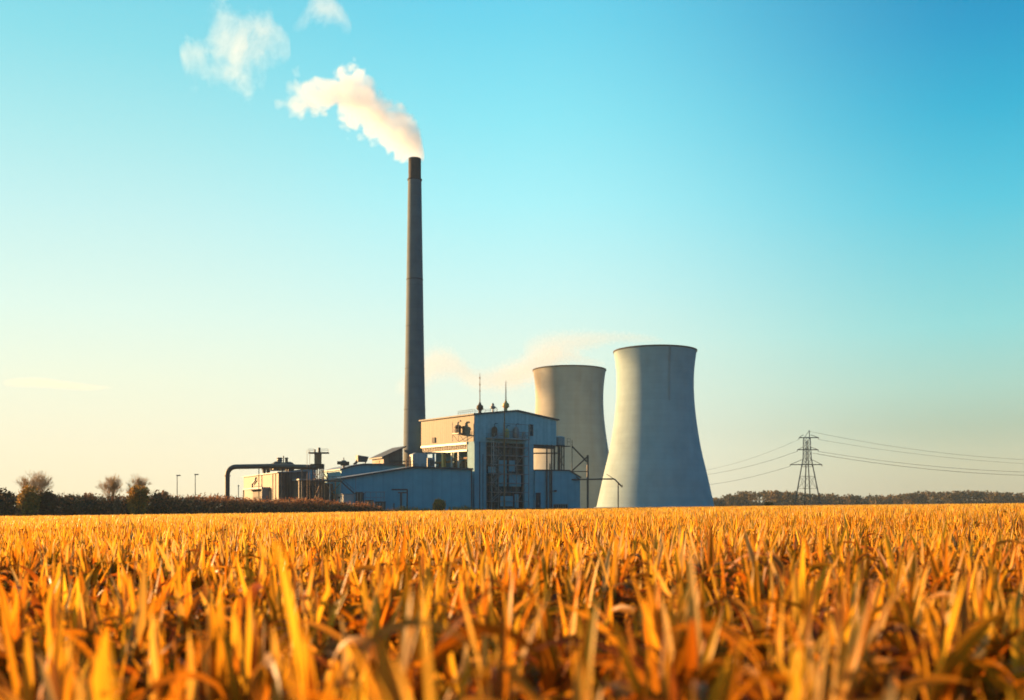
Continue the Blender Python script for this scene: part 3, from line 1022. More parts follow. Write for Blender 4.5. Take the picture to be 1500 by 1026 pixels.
# white roof plant between chimney and gallery
for (pa, pb, pt, pbm, D, lab, mt) in ((601, 625, 664, 688, 316, 'white rounded roof unit on the front hall by the chimney', 'white'),
                                      (626, 636, 671, 688, 318, 'small grey box unit right of the white roof unit', 'galv')):
    x = X((pa + pb) / 2, D)
    u = thing('roof_unit', lab, 'roof unit', (x, D, Z(pbm, D)), A2, 'units on the front hall roof')
    w_, h_ = (pb - pa) / FPX * D / 2 * .93, Z(pt, D) - Z(pbm, D)
    if mt == 'white':
        MB().prism([(-w_, 0), (w_, 0), (w_, h_ * .86), (w_ * .8, h_), (-w_ * .55, h_), (-w_, h_ * .9)], -1.2, 1.6).build('body', M['white'], u)
        MB().tube((-w_ * .5, -1.25, 1.2), (-w_ * .5, -1.4, 1.2), .8, n=16).tube((w_ * .5, -1.25, 1.2), (w_ * .5, -1.4, 1.2), .8, n=16).build('fan_grille', M['steel_mid'], u)
        rb = MB().rail([(-w_ - 1.6, -1.5, 0), (-w_ + .4, -1.5, 0)], 2.6, .07, .9)
        rb.tube((-w_ - .8, -1.0, 0), (-w_ - .8, -1.0, 4.0), .3).tube((-w_ - 1.9, -.6, 0), (-w_ - 1.9, -.6, 3.1), .22)
        rb.build('pipework', M['steel_warm'], u)
    else:
        MB().box(-w_, w_, -1, 1, 0, h_).build('body', M[mt], u)
        MB().box(-w_ * .7, w_ * .7, -1.08, -1.003, h_ * .3, h_ * .8).build('fan_grille', M['steel'], u)

# ------------------------------------------------------------------ left sheds
s1, o1, g1 = block('long_shed', 'long sunlit shed at the left end of the plant with awning', 408, 300)
SD = along(357, o1, f1)
h1 = Z(693, 300) - g1
W1 = 9.0
MB().prism([(0, 0), (W1, 0), (W1, h1 + .6), (0, h1)], 0, SD).build('wall', M['siding_warm'], s1)
gable_roof(MB(), [(0, h1), (W1, h1 + .6)], 0, SD, .35, .5).build('roof', M['roof_light'], s1)
ya, yb = along(395, o1, f1), along(371, o1, f1)
MB().box(-.14, -.0, ya, yb, 0, 8.0).build('gate', M['dark'], s1)
MB().box(-2.6, -.02, ya - .5, yb + 4, 8.2, 8.7).build('awning', M['roof_light'], s1)
MB().tube((-2.5, yb + 3.5, 0), (-2.5, yb + 3.5, 8.2), .25).build('awning_post', M['galv'], s1)
MB().box(-2.5, -.15, ya - .4, ya - .1, 0, 8.1).build('gate_cheek', M['galv'], s1)
for px in (404, 400, 384):
    y = along(px, o1, f1)
    MB().tube((-.2, y, 0), (-.2, y, h1), .13, n=6).build('downpipe', M['steel_mid'], s1)
dp = MB()
dp.path([(-.3, along(376, o1, f1), h1 - .5), (-.5, along(376, o1, f1), h1 - 1.6), (-.5, along(372, o1, f1), h1 - 2.6), (-.5, along(372, o1, f1), h1 - 4.4)], .28)
dp.path([(-.3, along(372, o1, f1), 9.4), (-.3, along(384, o1, f1), 9.2)], .15)
dp.build('wall_pipe', M['steel_mid'], s1)
pr_ = MB()
for xk in (1.2, 2.3, 3.0):
    pr_.tube((xk, -.3, 0), (xk, -.3, h1 + 1.4), .16, n=6)
pr_.build('front_pipes', M['steel'], s1)

s2, o2, g2 = block('low_shed', 'low sunlit shed with flat canopy and dark entrance beside the steel tower', 438, 296)
d2, L2 = along(425.5, o2, f1), along(476, o2, f2)
h2 = Z(704, 296) - g2
MB().prism([(0, 0), (L2, 0), (L2, h2), (0, h2)], 0, d2).build('wall', M['siding_warm'], s2)
MB().prism([(-.4, h2 + .03), (L2 + .4, h2 + .03), (L2 + .4, h2 + .45), (-.4, h2 + .45)], -1.6, d2 + .3).build('roof', M['roof_light'], s2)
e0, e1_ = along(446, o2, f2), along(463, o2, f2)
dd = MB().box(e0, e1_, -.14, -.0, 0, h2 - 1.6).build('door', M['dark'], s2)
MB().box(e0 + .4, e0 + .55, -.25, -.145, 2, 2.7).build('handle', M['galv'], dd)
for px in (441, 464, 470):
    xk = along(px, o2, f2)
    MB().tube((xk, -1.3, 0), (xk, -1.3, h2), .2, n=8).build('canopy_post', M['galv'], s2)

s3, o3, g3 = block('back_shed', 'blue grey shed seen between the overhead pipe and the low shed', 431, 316)
L3 = along(462, o3, f2)
h3a, h3b = Z(690.5, 316) - g3, Z(687, 322) - g3
MB().prism([(0, 0), (L3, 0), (L3, h3b), (0, h3a)], 0, 14).build('wall', M['siding_plain'], s3)
gable_roof(MB(), [(0, h3a), (L3, h3b)], 0, 14, .3, .4).build('roof', M['roof'], s3)
MB().box(L3 * .55, L3 * .55 + .12, -.08, 0, 0, h3a + .5).build('corner_strip', M['steel'], s3)

# roof machinery on the long shed
rz0 = g1 + h1 + .7
for (px, D, r, h, lab, mt) in ((400, 306, 1.0, 2.4, 'leftmost dark drum in the row on the long shed roof', 'dark_brown'),
                               (405.5, 305.5, 1.4, 2.9, 'larger dark drum second in the row on the long shed roof', 'steel'),
                               (415, 305, 1.5, 2.6, 'brown drum third in the row on the long shed roof', 'steel_warm'),
                               (423.5, 306, 1.6, 2.8, 'dark drum at the right end of the row on the shed roof', 'steel')):
    u = thing('roof_drum', lab, 'drum', (X(px, D), D, rz0 + .1), A2, 'drums on the long shed roof')
    MB().lathe([(r * .8, 0), (r, .3), (r, h * .7), (r * .75, h * .9), (r * .3, h)], 14).build('shell', M[mt], u, 'auto')
    MB().box(-r * 1.05, r * 1.05, -.2, .2, h * .35, h * .45).build('strap', M['steel_mid'], u)
for (px, pt, w_, lab, mt) in ((409.6, 671, 1.05, 'striped short flue above the overhead pipe', 'steel_mid'), (415.3, 668.5, .22, 'thin tall flue between two thicker flues', 'steel_warm'), (419.7, 671, .62, 'brown round flue right of the thin flue', 'steel_warm')):
    D = 306.0
    u = thing('flue', lab, 'flue', (X(px, D), D, rz0 + .1), A2, 'flues on the long shed roof')
    h = Z(pt, D) - rz0
    MB().tube((0, 0, 0), (0, 0, h), w_ * .7, n=12).build('pipe', M[mt], u, 'auto')
    cp = MB()
    for z in ((h - .3,) if w_ < 1 else (h - .3, h - 1.0, h - 1.7)):
        cp.lathe([(w_ * .7, z - .1), (w_ * .95, z), (w_ * .95, z + .12), (w_ * .7, z + .2)], 12)
    cp.build('collar', M['steel'], u)
# scattered small vents along the ridge
for px, lab in ((387, 'small pointed vent at the left of the long shed roof'), (393, 'small box vent beside the drums on the shed roof')):
    D = 318.0
    u = thing('roof_vent', lab, 'vent', (X(px, D), D, rz0), A2, 'vents on the long shed roof')
    MB().lathe([(.6, 0), (.6, .9), (.95, 1.0), (.3, 1.8)], 8).build('hood', M['dark_brown'], u)
    MB().tube((0, 0, -.6), (0, 0, .2), .4).build('neck', M['steel_mid'], u)

# overhead pipe
D = 300.0
xL = X(333, D)
gL = g0(xL, D)
op = thing('overhead_pipe', 'big dark pipe rising at the left and bending over the sheds', 'pipe', (xL, D, gL))
zt = Z(684, D) - gL
xr, yr = X(464, 291) - xL, 291 - D
zr_ = Z(684.8, 291) - gL
pts = [(0, 0, -.4), (0, 0, zt - 2.6)]
for k in range(1, 9):
    a = math.pi / 2 * k / 8
    pts.append((2.6 * (1 - math.cos(a)), 0, zt - 2.6 + 2.6 * math.sin(a)))
pts += [(xr * .5, yr * .5, zt), (xr, yr, zr_)]
MB().path(pts, .72, 16).build('pipe', M['steel'], op, 'auto')
for zf_ in (zt - 2.9, 1.0):
    MB().lathe([(.7, zf_), (.95, zf_), (.95, zf_ + .3), (.7, zf_ + .3)], 16).build('flange', M['steel'], op)
for f in (.36, .62, .84):
    MB().tube((xr * f, yr * f, 0), (xr * f, yr * f, zt - .6), .14, n=6).build('support_leg', M['steel'], op)

# steel tower with cross platform
D = 292.0
x = X(466, D)
g = g0(x, D)
tw = thing('steel_tower', 'rusty steel tower with cross shaped top platform above the low shed', 'steel tower', (x, D, g))
L = lambda px, py: (X(px, D) - x, 0, Z(py, D) - g)
zt1, zt2, zt3, zt4 = L(0, 656)[2], L(0, 664.5)[2], L(0, 680)[2], L(0, 690)[2]
MB().box(-1.0, .9, -.6, .6, zt3, zt2).build('column', M['steel_warm'], tw)
MB().box(L(452.5, 0)[0], L(481.5, 0)[0], -.7, .7, zt2 - .1, zt2 + .35).build('cross_platform', M['steel'], tw)
MB().rail([(L(452.5, 0)[0], -.7, zt2 + .35), (-1.0, -.7, zt2 + .35)], .9, .05, 1.0).build('railing', M['steel_mid'], tw)
MB().rail([(1.2, -.7, zt2 + .35), (L(481.5, 0)[0], -.7, zt2 + .35)], .9, .05, 1.0).build('railing', M['steel_mid'], tw)
MB().tube((.35, 0, zt2 + .3), (.35, 0, zt1), .38, n=10).tube((-.9, 0, zt2 + .3), (-.9, 0, zt1 - .5), .2, n=8).build('head_pipes', M['steel'], tw)
MB().box(L(456, 0)[0], L(474, 0)[0], -1.3, 1.3, zt4 + .6, zt3).build('machine_deck', M['dark_brown'], tw)
for px in (459, 464, 469, 473):
    for y in (-1.1, 1.1):
        MB().tube((L(px, 0)[0], y, -.3), (L(px, 0)[0], y, zt4 + .7), .16, n=6).build('leg', M['steel'], tw)
bb = MB()
for (a, b_) in (((459, 705), (469, 692)), ((469, 705), (459, 692)), ((459, 735), (469, 708)), ((464, 735), (473, 708))):
    bb.tube(L(*a), L(*b_), .1, n=5)
for k in range(14):
    bb.tube((-3.0, -1.2, zt4 - k * .55), (-2.2, -1.2, zt4 - k * .55), .05, n=4)
bb.tube((-3.0, -1.2, 2), (-3.0, -1.2, zt3 + 4), .06, n=5).tube((-2.2, -1.2, 2), (-2.2, -1.2, zt3 + 4), .06, n=5)
bb.build('brace', M['steel_warm'], tw)
# pump beside the tower
x2 = X(485, D)
pu = thing('hoist_machine', 'small dark machine on a stub beside the steel tower top', 'machine', (x2, D + 22, Z(690, D + 22)), 0)
MB().lathe([(.9, 1.6), (1.1, 1.9), (1.1, 2.9), (.6, 3.3)], 12).build('drum', M['steel'], pu, 'auto')
MB().box(-2.0, -.6, -.5, .5, 2.0, 3.0).box(.7, 1.7, -.4, .4, 1.7, 2.9).build('motor', M['dark_brown'], pu)
MB().tube((0, 0, -1), (0, 0, 1.7), .35).build('stub', M['steel_mid'], pu)
MB().tube((0, 0, 3.2), (0, 0, 4.2), .15).build('vent_stub', M['steel_mid'], pu)

# stair with landing in front of the mid hall
D = 291.0
x = X(480, D)
g = g0(x, D)
ws = thing('access_stair', 'dark steel landing with stairs going down right toward the white shed', 'stair', (x, D, g))
L = lambda px, py: (X(px, D) - x, 0, Z(py, D) - g)
z1 = L(0, 706)[2]
MB().box(L(456, 0)[0], L(501, 0)[0], -1.0, 1.2, z1, z1 + .35).build('landing', M['steel'], ws)
MB().rail([(L(474, 0)[0], -.95, z1 + .35), (L(500, 0)[0], -.95, z1 + .35)], 1.15, .06, 1.2).build('railing', M['steel_warm'], ws)
f = MB()
p0, p1 = Vector(L(500, 706)), Vector(L(519, 723))
for s in (-.9, .3):
    f.tube(p0 + Vector((0, s, 0)), p1 + Vector((0, s, 0)), .16, n=6)
for k in range(12):
    c = p0.lerp(p1, (k + .5) / 12)
    f.box(c.x - .15, c.x + .15, -.9, .3, c.z - .03, c.z + .06)
f.tube(p0 + Vector((0, -.9, 1.1)), p1 + Vector((0, -.9, 1.1)), .06, n=5)
for k in range(5):
    c = p0.lerp(p1, k / 4)
    f.tube(c + Vector((0, -.9, 0)), c + Vector((0, -.9, 1.1)), .05, n=5)
f.build('flight', M['steel'], ws)
MB().box(L(518, 0)[0], L(534, 0)[0], -1.0, .6, p1.z - .15, p1.z + .1).build('lower_landing', M['steel'], ws)
for px, mt in ((476, 'steel_warm'), (484, 'galv'), (492, 'steel_warm'), (499.5, 'galv'), (519, 'steel'), (533, 'steel')):
    MB().tube((L(px, 0)[0], -.8, -.3), (L(px, 0)[0], -.8, z1 if px < 510 else p1.z), .17, n=6).build('leg', M[mt], ws)
MB().box(L(475, 0)[0], L(486, 0)[0], .3, 2.0, 0, z1 - .6).build('machine_block', M['dark_brown'], ws)
bb = MB()
bb.tube(L(486, 722), L(499, 708), .13, n=5).tube(L(476, 708), L(490, 726), .13, n=5).tube(L(472, 690), L(480, 703), .16, n=5).tube(L(480, 690), L(480, 706), .12, n=5)
bb.build('brace', M['steel_warm'], ws)

# small white shed
wsx = X(503, 286)
wh = thing('white_shed', 'small white box shed with sunlit left side before the front hall', 'shed', (wsx, 286, g0(wsx, 286)), A2)
o_ = Vector((wsx, 286))
wl_, wd_ = along(519, o_, f2), along(488.5, o_, f1)
wz = Z(724.5, 286) - g0(wsx, 286)
MB().box(0, wl_, 0, wd_, 0, wz).build('wall', M['white'], wh)
MB().box(-.2, wl_ + .2, -.2, wd_ + .2, wz + .003, wz + .2).build('roof', M['galv'], wh)
MB().box(-.08, -.002, wd_ * .3, wd_ * .5, wz * .8, wz * .9).build('vent', M['dark'], wh)

# fence posts by the front hall
for i, (px, pt, lab) in enumerate(((556.5, 738, 'pale short post standing between skip and portal'), (577, 738, 'dark short post left of the pipe portal'), (592, 742, 'very short post under the pipe portal'))):
    D = 284.0
    x = X(px, D)
    g = g0(x, D)
    h = Z(pt, D) - g
    mb = MB().tube((0, 0, -.3), (0, 0, h), .2, .17, 8).lathe([(.2, h - .2), (.26, h - .1), (.22, h + .05), (.05, h + .12)], 8)
    o = mb.build('fence_post', M['galv'] if i == 0 else M['steel'])
    o.location = (x, D, g)
    tag(o, lab, 'post', 'posts in front of the hall')

# lamp posts
for px, pt, lab in ((259.5, 697, 'left of two thin lamp posts above the hedge'), (286, 695.5, 'right of two thin lamp posts above the hedge')):
    D = 292.0
    x = X(px, D)
    g = g0(x, D)
    h = Z(pt, D) - g
    o = thing('lamp_post', lab, 'lamp post', (x, D, g), 0, 'lamp posts above the hedge')
    MB().tube((0, 0, -.3), (0, 0, h), .16, .1, 8).build('pole', M['steel'], o)
    MB().box(-.2, .95, -.2, .2, h - .12, h + .2).build('lamp_head', M['steel'], o)
    MB().tube((0, 0, 0), (0, 0, .8), .24, n=8).build('base', M['steel_mid'], o)
D = 296.0
x = X(349.3, D)
o = thing('marker_pole', 'short thin pole with cross bar left of the long shed', 'pole', (x, D, g0(x, D)))
h = Z(710.5, D) - g0(x, D)
MB().tube((0, 0, -.3), (0, 0, h), .13, n=6).build('pole', M['steel_mid'], o)
MB().tube((-.25, 0, h - .3), (.25, 0, h - .3), .1, n=5).build('cross_bar', M['steel_mid'], o)

# ------------------------------------------------------------------ pylon and cables
D = 520.0
px0 = 1183.0
x = X(px0, D)
g = g0(x, D)
py_ = thing('electricity_pylon', 'lattice electricity pylon with several crossarms right of the cooling towers', 'pylon', (x, D, g))
L = lambda px, py, y=0.0: Vector((X(px, D) - x, y, Z(py, D) - g))
for (a, m_, t_), (y0, y1, y2) in ((((1163.5, 748), (1176.3, 672), (1176.8, 641)), (0, 0, 0)), (((1202.8, 748), (1188.5, 672), (1187, 641)), (0, 0, 0)),
                                  (((1181.6, 748), (1181.6, 672), (1181.8, 645)), (-7.0, -2.4, -1.6)), (((1184.2, 748), (1183.0, 672), (1182.4, 645)), (7.0, 2.4, 1.6))):
    pa = L(a[0], a[1], y0)
    pa.z = -.3
    MB().tube(pa, L(m_[0], m_[1], y1), .34, .25, 6).tube(L(m_[0], m_[1], y1), L(t_[0], t_[1], y2), .22, .17, 6).build('leg', M['steel_warm'] if y0 < 0 else M['steel'], py_)
lat = MB()
lv = [742, 716, 698, 684, 672, 665, 657, 649, 641]


def legx(py, right):
    if py >= 672:
        f = (748 - py) / 76.0
        return (1202.8 + (1188.5 - 1202.8) * f) if right else (1163.5 + (1176.3 - 1163.5) * f)
    return 1187.6 if right else 1176.5


def corner(k, py):
    f = max(0.0, (py - 672) / 76.0)
    if k in (0, 2):
        return L(legx(py, k == 2), py, 0)
    return L(1181.8, py, (-1 if k == 1 else 1) * (2.2 + 4.8 * f))


for a, b_ in zip(lv[:-1], lv[1:]):
    for k in range(4):
        if a < 690 or a in (716,):
            lat.tube(corner(k, a), corner((k + 1) % 4, b_), .08, n=4)
            lat.tube(corner((k + 1) % 4, a), corner(k, b_), .08, n=4)
        lat.tube(corner(k, b_), corner((k + 1) % 4, b_), .08, n=4)
lat.build('lattice', M['steel'], py_)
MB().tube(L(1185.5, 630.7, 0), L(1186, 643, 0), .22, n=5).tube(L(1185.5, 631, 0), L(1177, 641.5, -1.6), .14, n=5).tube(L(1185.5, 631, 0), L(1187.5, 641.5, 1.6), .14, n=5).build('peak', M['steel'], py_)
arms = [(1170.5, 1199, 641.3, 0), (1168, 1198.5, 659, 1), (1157.5, 1204, 680.8, 2)]
ends = []
for xl, xr_, y_, k in arms:
    mb = MB()
    mb.tube(L(xl, y_), L(xr_, y_), .24, n=5)
    rise = 4 if k != 2 else 8
    mb.tube(L(xl, y_), L(1176.6, y_ - rise), .14, n=5).tube(L(xr_, y_), L(1187.5, y_ - rise), .14, n=5)
    mb.tube(L(xl, y_), L(1176.6, y_, 1.6), .12, n=4).tube(L(xr_, y_), L(1187.5, y_, 1.6), .12, n=4)
    mb.build('crossarm', M['steel'], py_)
    for xe in (xl, xr_):
        MB().lathe([(.1, L(xe, y_ + 2.6).z), (.22, L(xe, y_ + 1.8).z), (.22, L(xe, y_ + .9).z), (.08, L(xe, y_).z)], 8, L(xe, 0).x, 0).build('insulator', M['steel_mid'], py_)


def cable(pa, pb, Db, sag, label, r=.07):
    """hanging wire from an image point at the pylon's depth to another point at depth Db"""
    a = Vector((X(pa[0], D), D, Z(pa[1], D)))
    b2_ = Vector((X(pb[0], Db), Db, Z(pb[1], Db)))
    pts = []
    for i in range(25):
        f = i / 24
        p = a.lerp(b2_, f)
        p.z -= sag * 4 * f * (1 - f)
        pts.append(p - a)
    o = MB().path(pts, r, 5).build('power_cable', M['wire'])
    o.location = a
    tag(o, label, 'power cable', 'cables hung from the pylon')


cable((1185.5, 632), (1860, 655), 560, 11.5, 'topmost cable running right from the pylon peak', .06)
cable((1199, 644), (1860, 672), 560, 8.5, 'second cable from the top on the right of the pylon', .055)
cable((1198.5, 661.5), (1860, 672), 560, 9.5, 'third cable from the top on the right of the pylon', .075)
cable((1190, 664), (1860, 676), 548, 10.0, 'lowest cable on the right of the pylon', .09)
cable((1170.5, 644), (760, 650), 640, 20, 'highest faint cable running left from the pylon', .045)
cable((1168, 661.5), (760, 655), 640, 17, 'middle cable running left from the pylon to behind the tower', .07)
cable((1157.5, 683.4), (760, 672), 640, 15, 'lowest cable running left from the pylon to behind the tower', .07)


# ------------------------------------------------------------------ plants
def cards(n, pts_fn, size, colours, weights, up=0.0, aspect=1.0):
    """n leaf clumps: small four-cornered blades scattered by pts_fn; returns verts, quads, tint"""
    P = pts_fn(n)
    n = len(P)
    a = rng.normal(size=(n, 3))
    a[:, 2] += up
    a /= np.linalg.norm(a, axis=1)[:, None]
    h = rng.normal(size=(n, 3))
    b2_ = np.cross(a, h)
    b2_ /= np.linalg.norm(b2_, axis=1)[:, None]
    s = size * (0.6 + 0.8 * rng.random(n))[:, None]
    la, lb = a * s * aspect, b2_ * s
    co = np.stack([P - la * .5, P + lb * .5, P + la * .6, P - lb * .5], 1).reshape(-1, 3)
    q = np.arange(n * 4).reshape(-1, 4)
    cols = np.array(colours)[rng.choice(len(colours), n, p=np.array(weights) / sum(weights))] * (0.7 + .6 * rng.random(n))[:, None]
    return co, q, np.repeat(cols, 4, 0)


def blob_points(blobs):
    """points spread through the volume of several lumps (cx, cy, cz, rx, ry, rz), more of them near the skin"""
    B = np.array(blobs, float)
    vol = B[:, 3] * B[:, 4] * B[:, 5]

    def fn(n):
        k = rng.choice(len(B), n, p=vol / vol.sum())
        d = rng.normal(size=(n, 3))
        d /= np.linalg.norm(d, axis=1)[:, None]
        r = rng.random(n) ** 0.4 * (1 + .12 * rng.normal(size=n))
        p = B[k, :3] + d * r[:, None] * B[k, 3:]
        return p[p[:, 2] > 0]
    return fn


def lumps(w, h, n, base=0.35):
    """random lumps making a bush of half width w and height h"""
    out = [(0, 0, h * .5, w * .72, w * .72, h * .5)]
    for i in range(n):
        a = random.uniform(0, 2 * math.pi)
        r = w * random.uniform(.25, .7)
        z = h * random.uniform(base, .85)
        s = random.uniform(.2, .38)
        out.append((r * math.cos(a), r * math.sin(a) * .8, z, w * s, w * s, min(h * s * .9, h - z)))
    return out


def stems(mb, w, h, n, r=.07):
    for i in range(n):
        a = random.uniform(0, 2 * math.pi)
        d = Vector((math.cos(a) * w * random.uniform(.2, .7), math.sin(a) * w * random.uniform(.2, .7), h * random.uniform(.6, .9)))
        m_ = d * .5 + Vector((0, 0, h * .12))
        mb.path([(0, 0, -.2), tuple(m_ * .5), tuple(m_), tuple(d)], r, 5)
    return mb


def bush(name, label, px, pt, halfpx, D, cols, wts, n, size, up=0.0, group=None, cat='bush', lum=9):
    x = X(px, D)
    g = g0(x, D)
    h = Z(pt, D) - g
    w = halfpx / FPX * D
    o = thing(name, label, cat, (x, D, g), 0, group)
    co, q, tn = cards(n, blob_points(lumps(w, h, lum)), size, cols, wts, up, 1.6 if up else 1.0)
    c = np_mesh('crown', co, q, M['scrub'], tn)
    c.parent = o
    stems(MB(), w, h, 7, .09).build('trunk', M['bark'], o)
    return o


def bare_tree(label, px, pt, halfpx, D, seed, spread=1.05, trunk=.28, name='bare_tree', levels=4, n0=9, dead=False):
    rnd = random.Random(seed)
    x = X(px, D)
    g = g0(x, D)
    H = Z(pt, D) - g
    w = halfpx / FPX * D
    o = thing(name, label, 'tree', (x, D, g), 0, 'leafless trees over the hedge')
    tr, cr_ = MB(), MB()
    th = H * trunk
    tr.path([(0, 0, -.3), (.05, 0, th * .5), (0, .05, th)], .38, 8)

    def grow(p, d, ln, r, lev):
        mbx = tr if lev == 0 else cr_
        pts = [p]
        dd = d.copy()
        for i in range(3):
            dd = (dd + Vector((rnd.uniform(-.16, .16), rnd.uniform(-.16, .16), rnd.uniform(-.02, .16)))).normalized()
            pts.append(pts[-1] + dd * ln / 3)
        for i in range(3):
            mbx.tube(pts[i], pts[i + 1], r * (1 - .25 * i), r * (.75 - .22 * i), 5 if lev < 2 else 3, cap=False)
        if lev >= levels:
            return
        k = 3 if lev < 2 else 4
        for i in range(k):
            f = rnd.uniform(.35, 1.0) if i else 1.0
            j = min(2, int(f * 3))
            q_ = pts[j].lerp(pts[j + 1], f * 3 - j) if f < 1 else pts[3]
            nd = (dd + Vector((rnd.gauss(0, .4), rnd.gauss(0, .4), rnd.gauss(0.04, .26)))).normalized()
            grow(q_, nd, ln * rnd.uniform(.6, .8), max(r * .5, .02), lev + 1)
    for i in range(n0):
        a = 2 * math.pi * (i + rnd.uniform(-.3, .3)) / n0
        e = math.sqrt(rnd.uniform(.01, 1.0))
        tgt = Vector((math.cos(a) * w * e * spread, math.sin(a) * w * e * spread, (H - th) * math.sqrt(1 - (.88 * e) ** 2)))
        ln = tgt.length * 1.0
        grow(Vector((0, 0, th * rnd.uniform(.75, 1))), (tgt.normalized() + Vector((0, 0, .15))).normalized(), ln * .38, .13, 0)
    tr.build('trunk', M['bark'], o)
    cr_.build('crown', M['twig'], o)
    return o


DARK = [(0.06, 0.05, 0.026), (0.10, 0.06, 0.03), (0.065, 0.062, 0.026)]
OLIVE = [(0.32, 0.19, 0.03), (0.20, 0.14, 0.03), (0.42, 0.20, 0.035)]
RUST = [(0.30, 0.125, 0.05), (0.21, 0.09, 0.045), (0.38, 0.18, 0.07), (0.13, 0.065, 0.04)]
STRAW = [(0.45, 0.27, 0.09), (0.36, 0.18, 0.05), (0.28, 0.15, 0.07)]

bare_tree('large round crowned leafless tree at the far left', 52, 687, 35, 272, 3, n0=24, trunk=.42)
bare_tree('middle leafless tree with fan of bare branches', 164, 689, 22, 272, 5, n0=18, trunk=.36)
bare_tree('leafless tree rising behind the orange brown bush', 203, 693, 22, 272, 8, n0=18, trunk=.42)
bare_tree('tiny thin leafless sapling between the larger bare trees', 115.5, 709, 5, 268, 12, n0=4, trunk=.5, levels=2, name='bare_sapling')
bush('evergreen_tree', 'dark evergreen tree cut by the left edge of the picture', 2, 716, 20, 268, DARK, [1, 1, 1], 2600, .5, cat='tree')
bush('leafy_tree', 'olive brown leafy tree standing before the large bare tree', 41, 711, 19, 260, OLIVE, [2, 1.4, 1], 3200, .42, cat='tree', lum=14)
bush('leafy_tree', 'orange brown rounded tree in front of the right leafless tree', 202, 712, 19, 260, OLIVE, [2, 1, 2], 3000, .42, cat='tree', lum=14)
bush('dark_bush', 'broad dark bush between the olive tree and the sapling', 70, 718, 18, 264, DARK + [(0.10, 0.055, 0.03)], [1, 1, 1, 1], 2600, .42)
bush('dark_bush', 'low dark bush behind the hedge right of the sapling', 103, 726, 13, 274, DARK, [1, 1, 1], 1600, .42)
bush('grey_bush', 'grey brown bush right of the orange brown tree', 230, 719, 11, 272, [(0.13, 0.09, 0.06), (0.09, 0.06, 0.045)], [1, 1], 1300, .35, .6)
bush('grey_bush', 'small pale twiggy bush below the middle leafless tree', 172, 730, 7, 258, [(0.22, 0.15, 0.09), (0.14, 0.09, 0.05)], [1, 1], 900, .3, .8)
bush('tan_bush', 'pale tan bush behind the hedge left of the middle tree', 130, 721, 13, 276, [(0.25, 0.15, 0.08), (0.18, 0.10, 0.05)], [1, 1], 1300, .36, .7)
bush('tan_bush', 'pale tan bush behind the hedge just left of the lamp posts', 242, 719, 10, 278, [(0.28, 0.17, 0.09), (0.18, 0.10, 0.05)], [1, 1], 1100, .36, .7)
bush('dry_bush', 'round dry straw coloured bush against the front hall wall', 643, 731, 12.5, 284, STRAW, [2, 2, 1], 2400, .28, .9)
bush('green_bush', 'small green bush at the field edge beside the pylon', 1126, 735.5, 8, 455, [(0.09, 0.085, 0.03), (0.13, 0.10, 0.03)], [1, 1], 900, .6)

# the hedge itself: one tangled mass of brushwood
HT = np.array([(-160, 722), (0, 728), (60, 727), (110, 729), (150, 731), (190, 729), (240, 729), (270, 731), (300, 729), (333, 731), (360, 734), (400, 736),
               (440, 734), (470, 735), (500, 741), (530, 740), (545, 744), (560, 747)], float)
k = 62000
px = rng.uniform(-160, 560, k)
Dv = rng.uniform(263, 279, k)
top = np.interp(px, HT[:, 0], HT[:, 1]) + 1.8 * np.sin(px * .21 + 2 * np.sin(Dv)) + 1.6 * np.sin(px * .53 + Dv * 1.7) + 1.2 * np.sin(px * 1.3 + Dv * 3.1) - 5.0 * rng.random(k) ** 4
xh = (px - 750) / FPX * Dv
hh = EYE + (HY - top) * Dv / FPX - gz(xh, Dv)
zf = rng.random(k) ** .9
P = np.stack([xh, Dv, gz(xh, Dv) + hh * zf], -1)
right = np.clip((px - 150) / 200, 0, 1)
co, q, tn = cards(k, lambda n_: P, .27, RUST, [2, 2, 1, 1], 1.1, 2.4)
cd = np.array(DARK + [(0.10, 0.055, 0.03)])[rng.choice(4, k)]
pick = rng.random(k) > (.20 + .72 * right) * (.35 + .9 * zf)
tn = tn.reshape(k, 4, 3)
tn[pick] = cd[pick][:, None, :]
tag(np_mesh('brushwood', co, q, M['scrub'], tn.reshape(-1, 3)), 'tangled rusty brown brushwood along the back of the field', 'brushwood', None, 'stuff')
# rough dry grass at the foot of the buildings
spots = np.array([(524, 10, 2.5), (548, 14, 1.6), (590, 12, 2.0), (608, 6, 1.8), (625, 8, 1.4), (666, 12, 1.7), (683, 8, 2.0), (700, 10, 1.1), (780, 60, .8), (510, 14, 2.2), (570, 30, 1.0)])
pw = spots[:, 1] / spots[:, 1].sum()
k = 2600
si = rng.choice(len(spots), k, p=pw)
px = spots[si, 0] + rng.normal(size=k) * spots[si, 1] * .5
Dv = np.interp(px, END[:, 0], END[:, 1]) + rng.uniform(0, 8, k)
xg = (px - 750) / FPX * Dv
U = lambda a, b_: a + (b_ - a) * rng.random(k)
v, f, tn = leaves(xg, Dv, gz(xg, Dv), U(0, 6.28), np.radians(U(60, 88)), np.radians(U(0, 50)), .8 + spots[si, 2] * U(.5, 1.0), U(.1, .22), 3, False, U(-.5, .5), np.array(STRAW)[rng.choice(3, k)])
tag(np_mesh('rough_grass', v, f, M['scrub'], tn), 'tall dry rough grass along the foot of the front hall', 'grass', None, 'stuff')

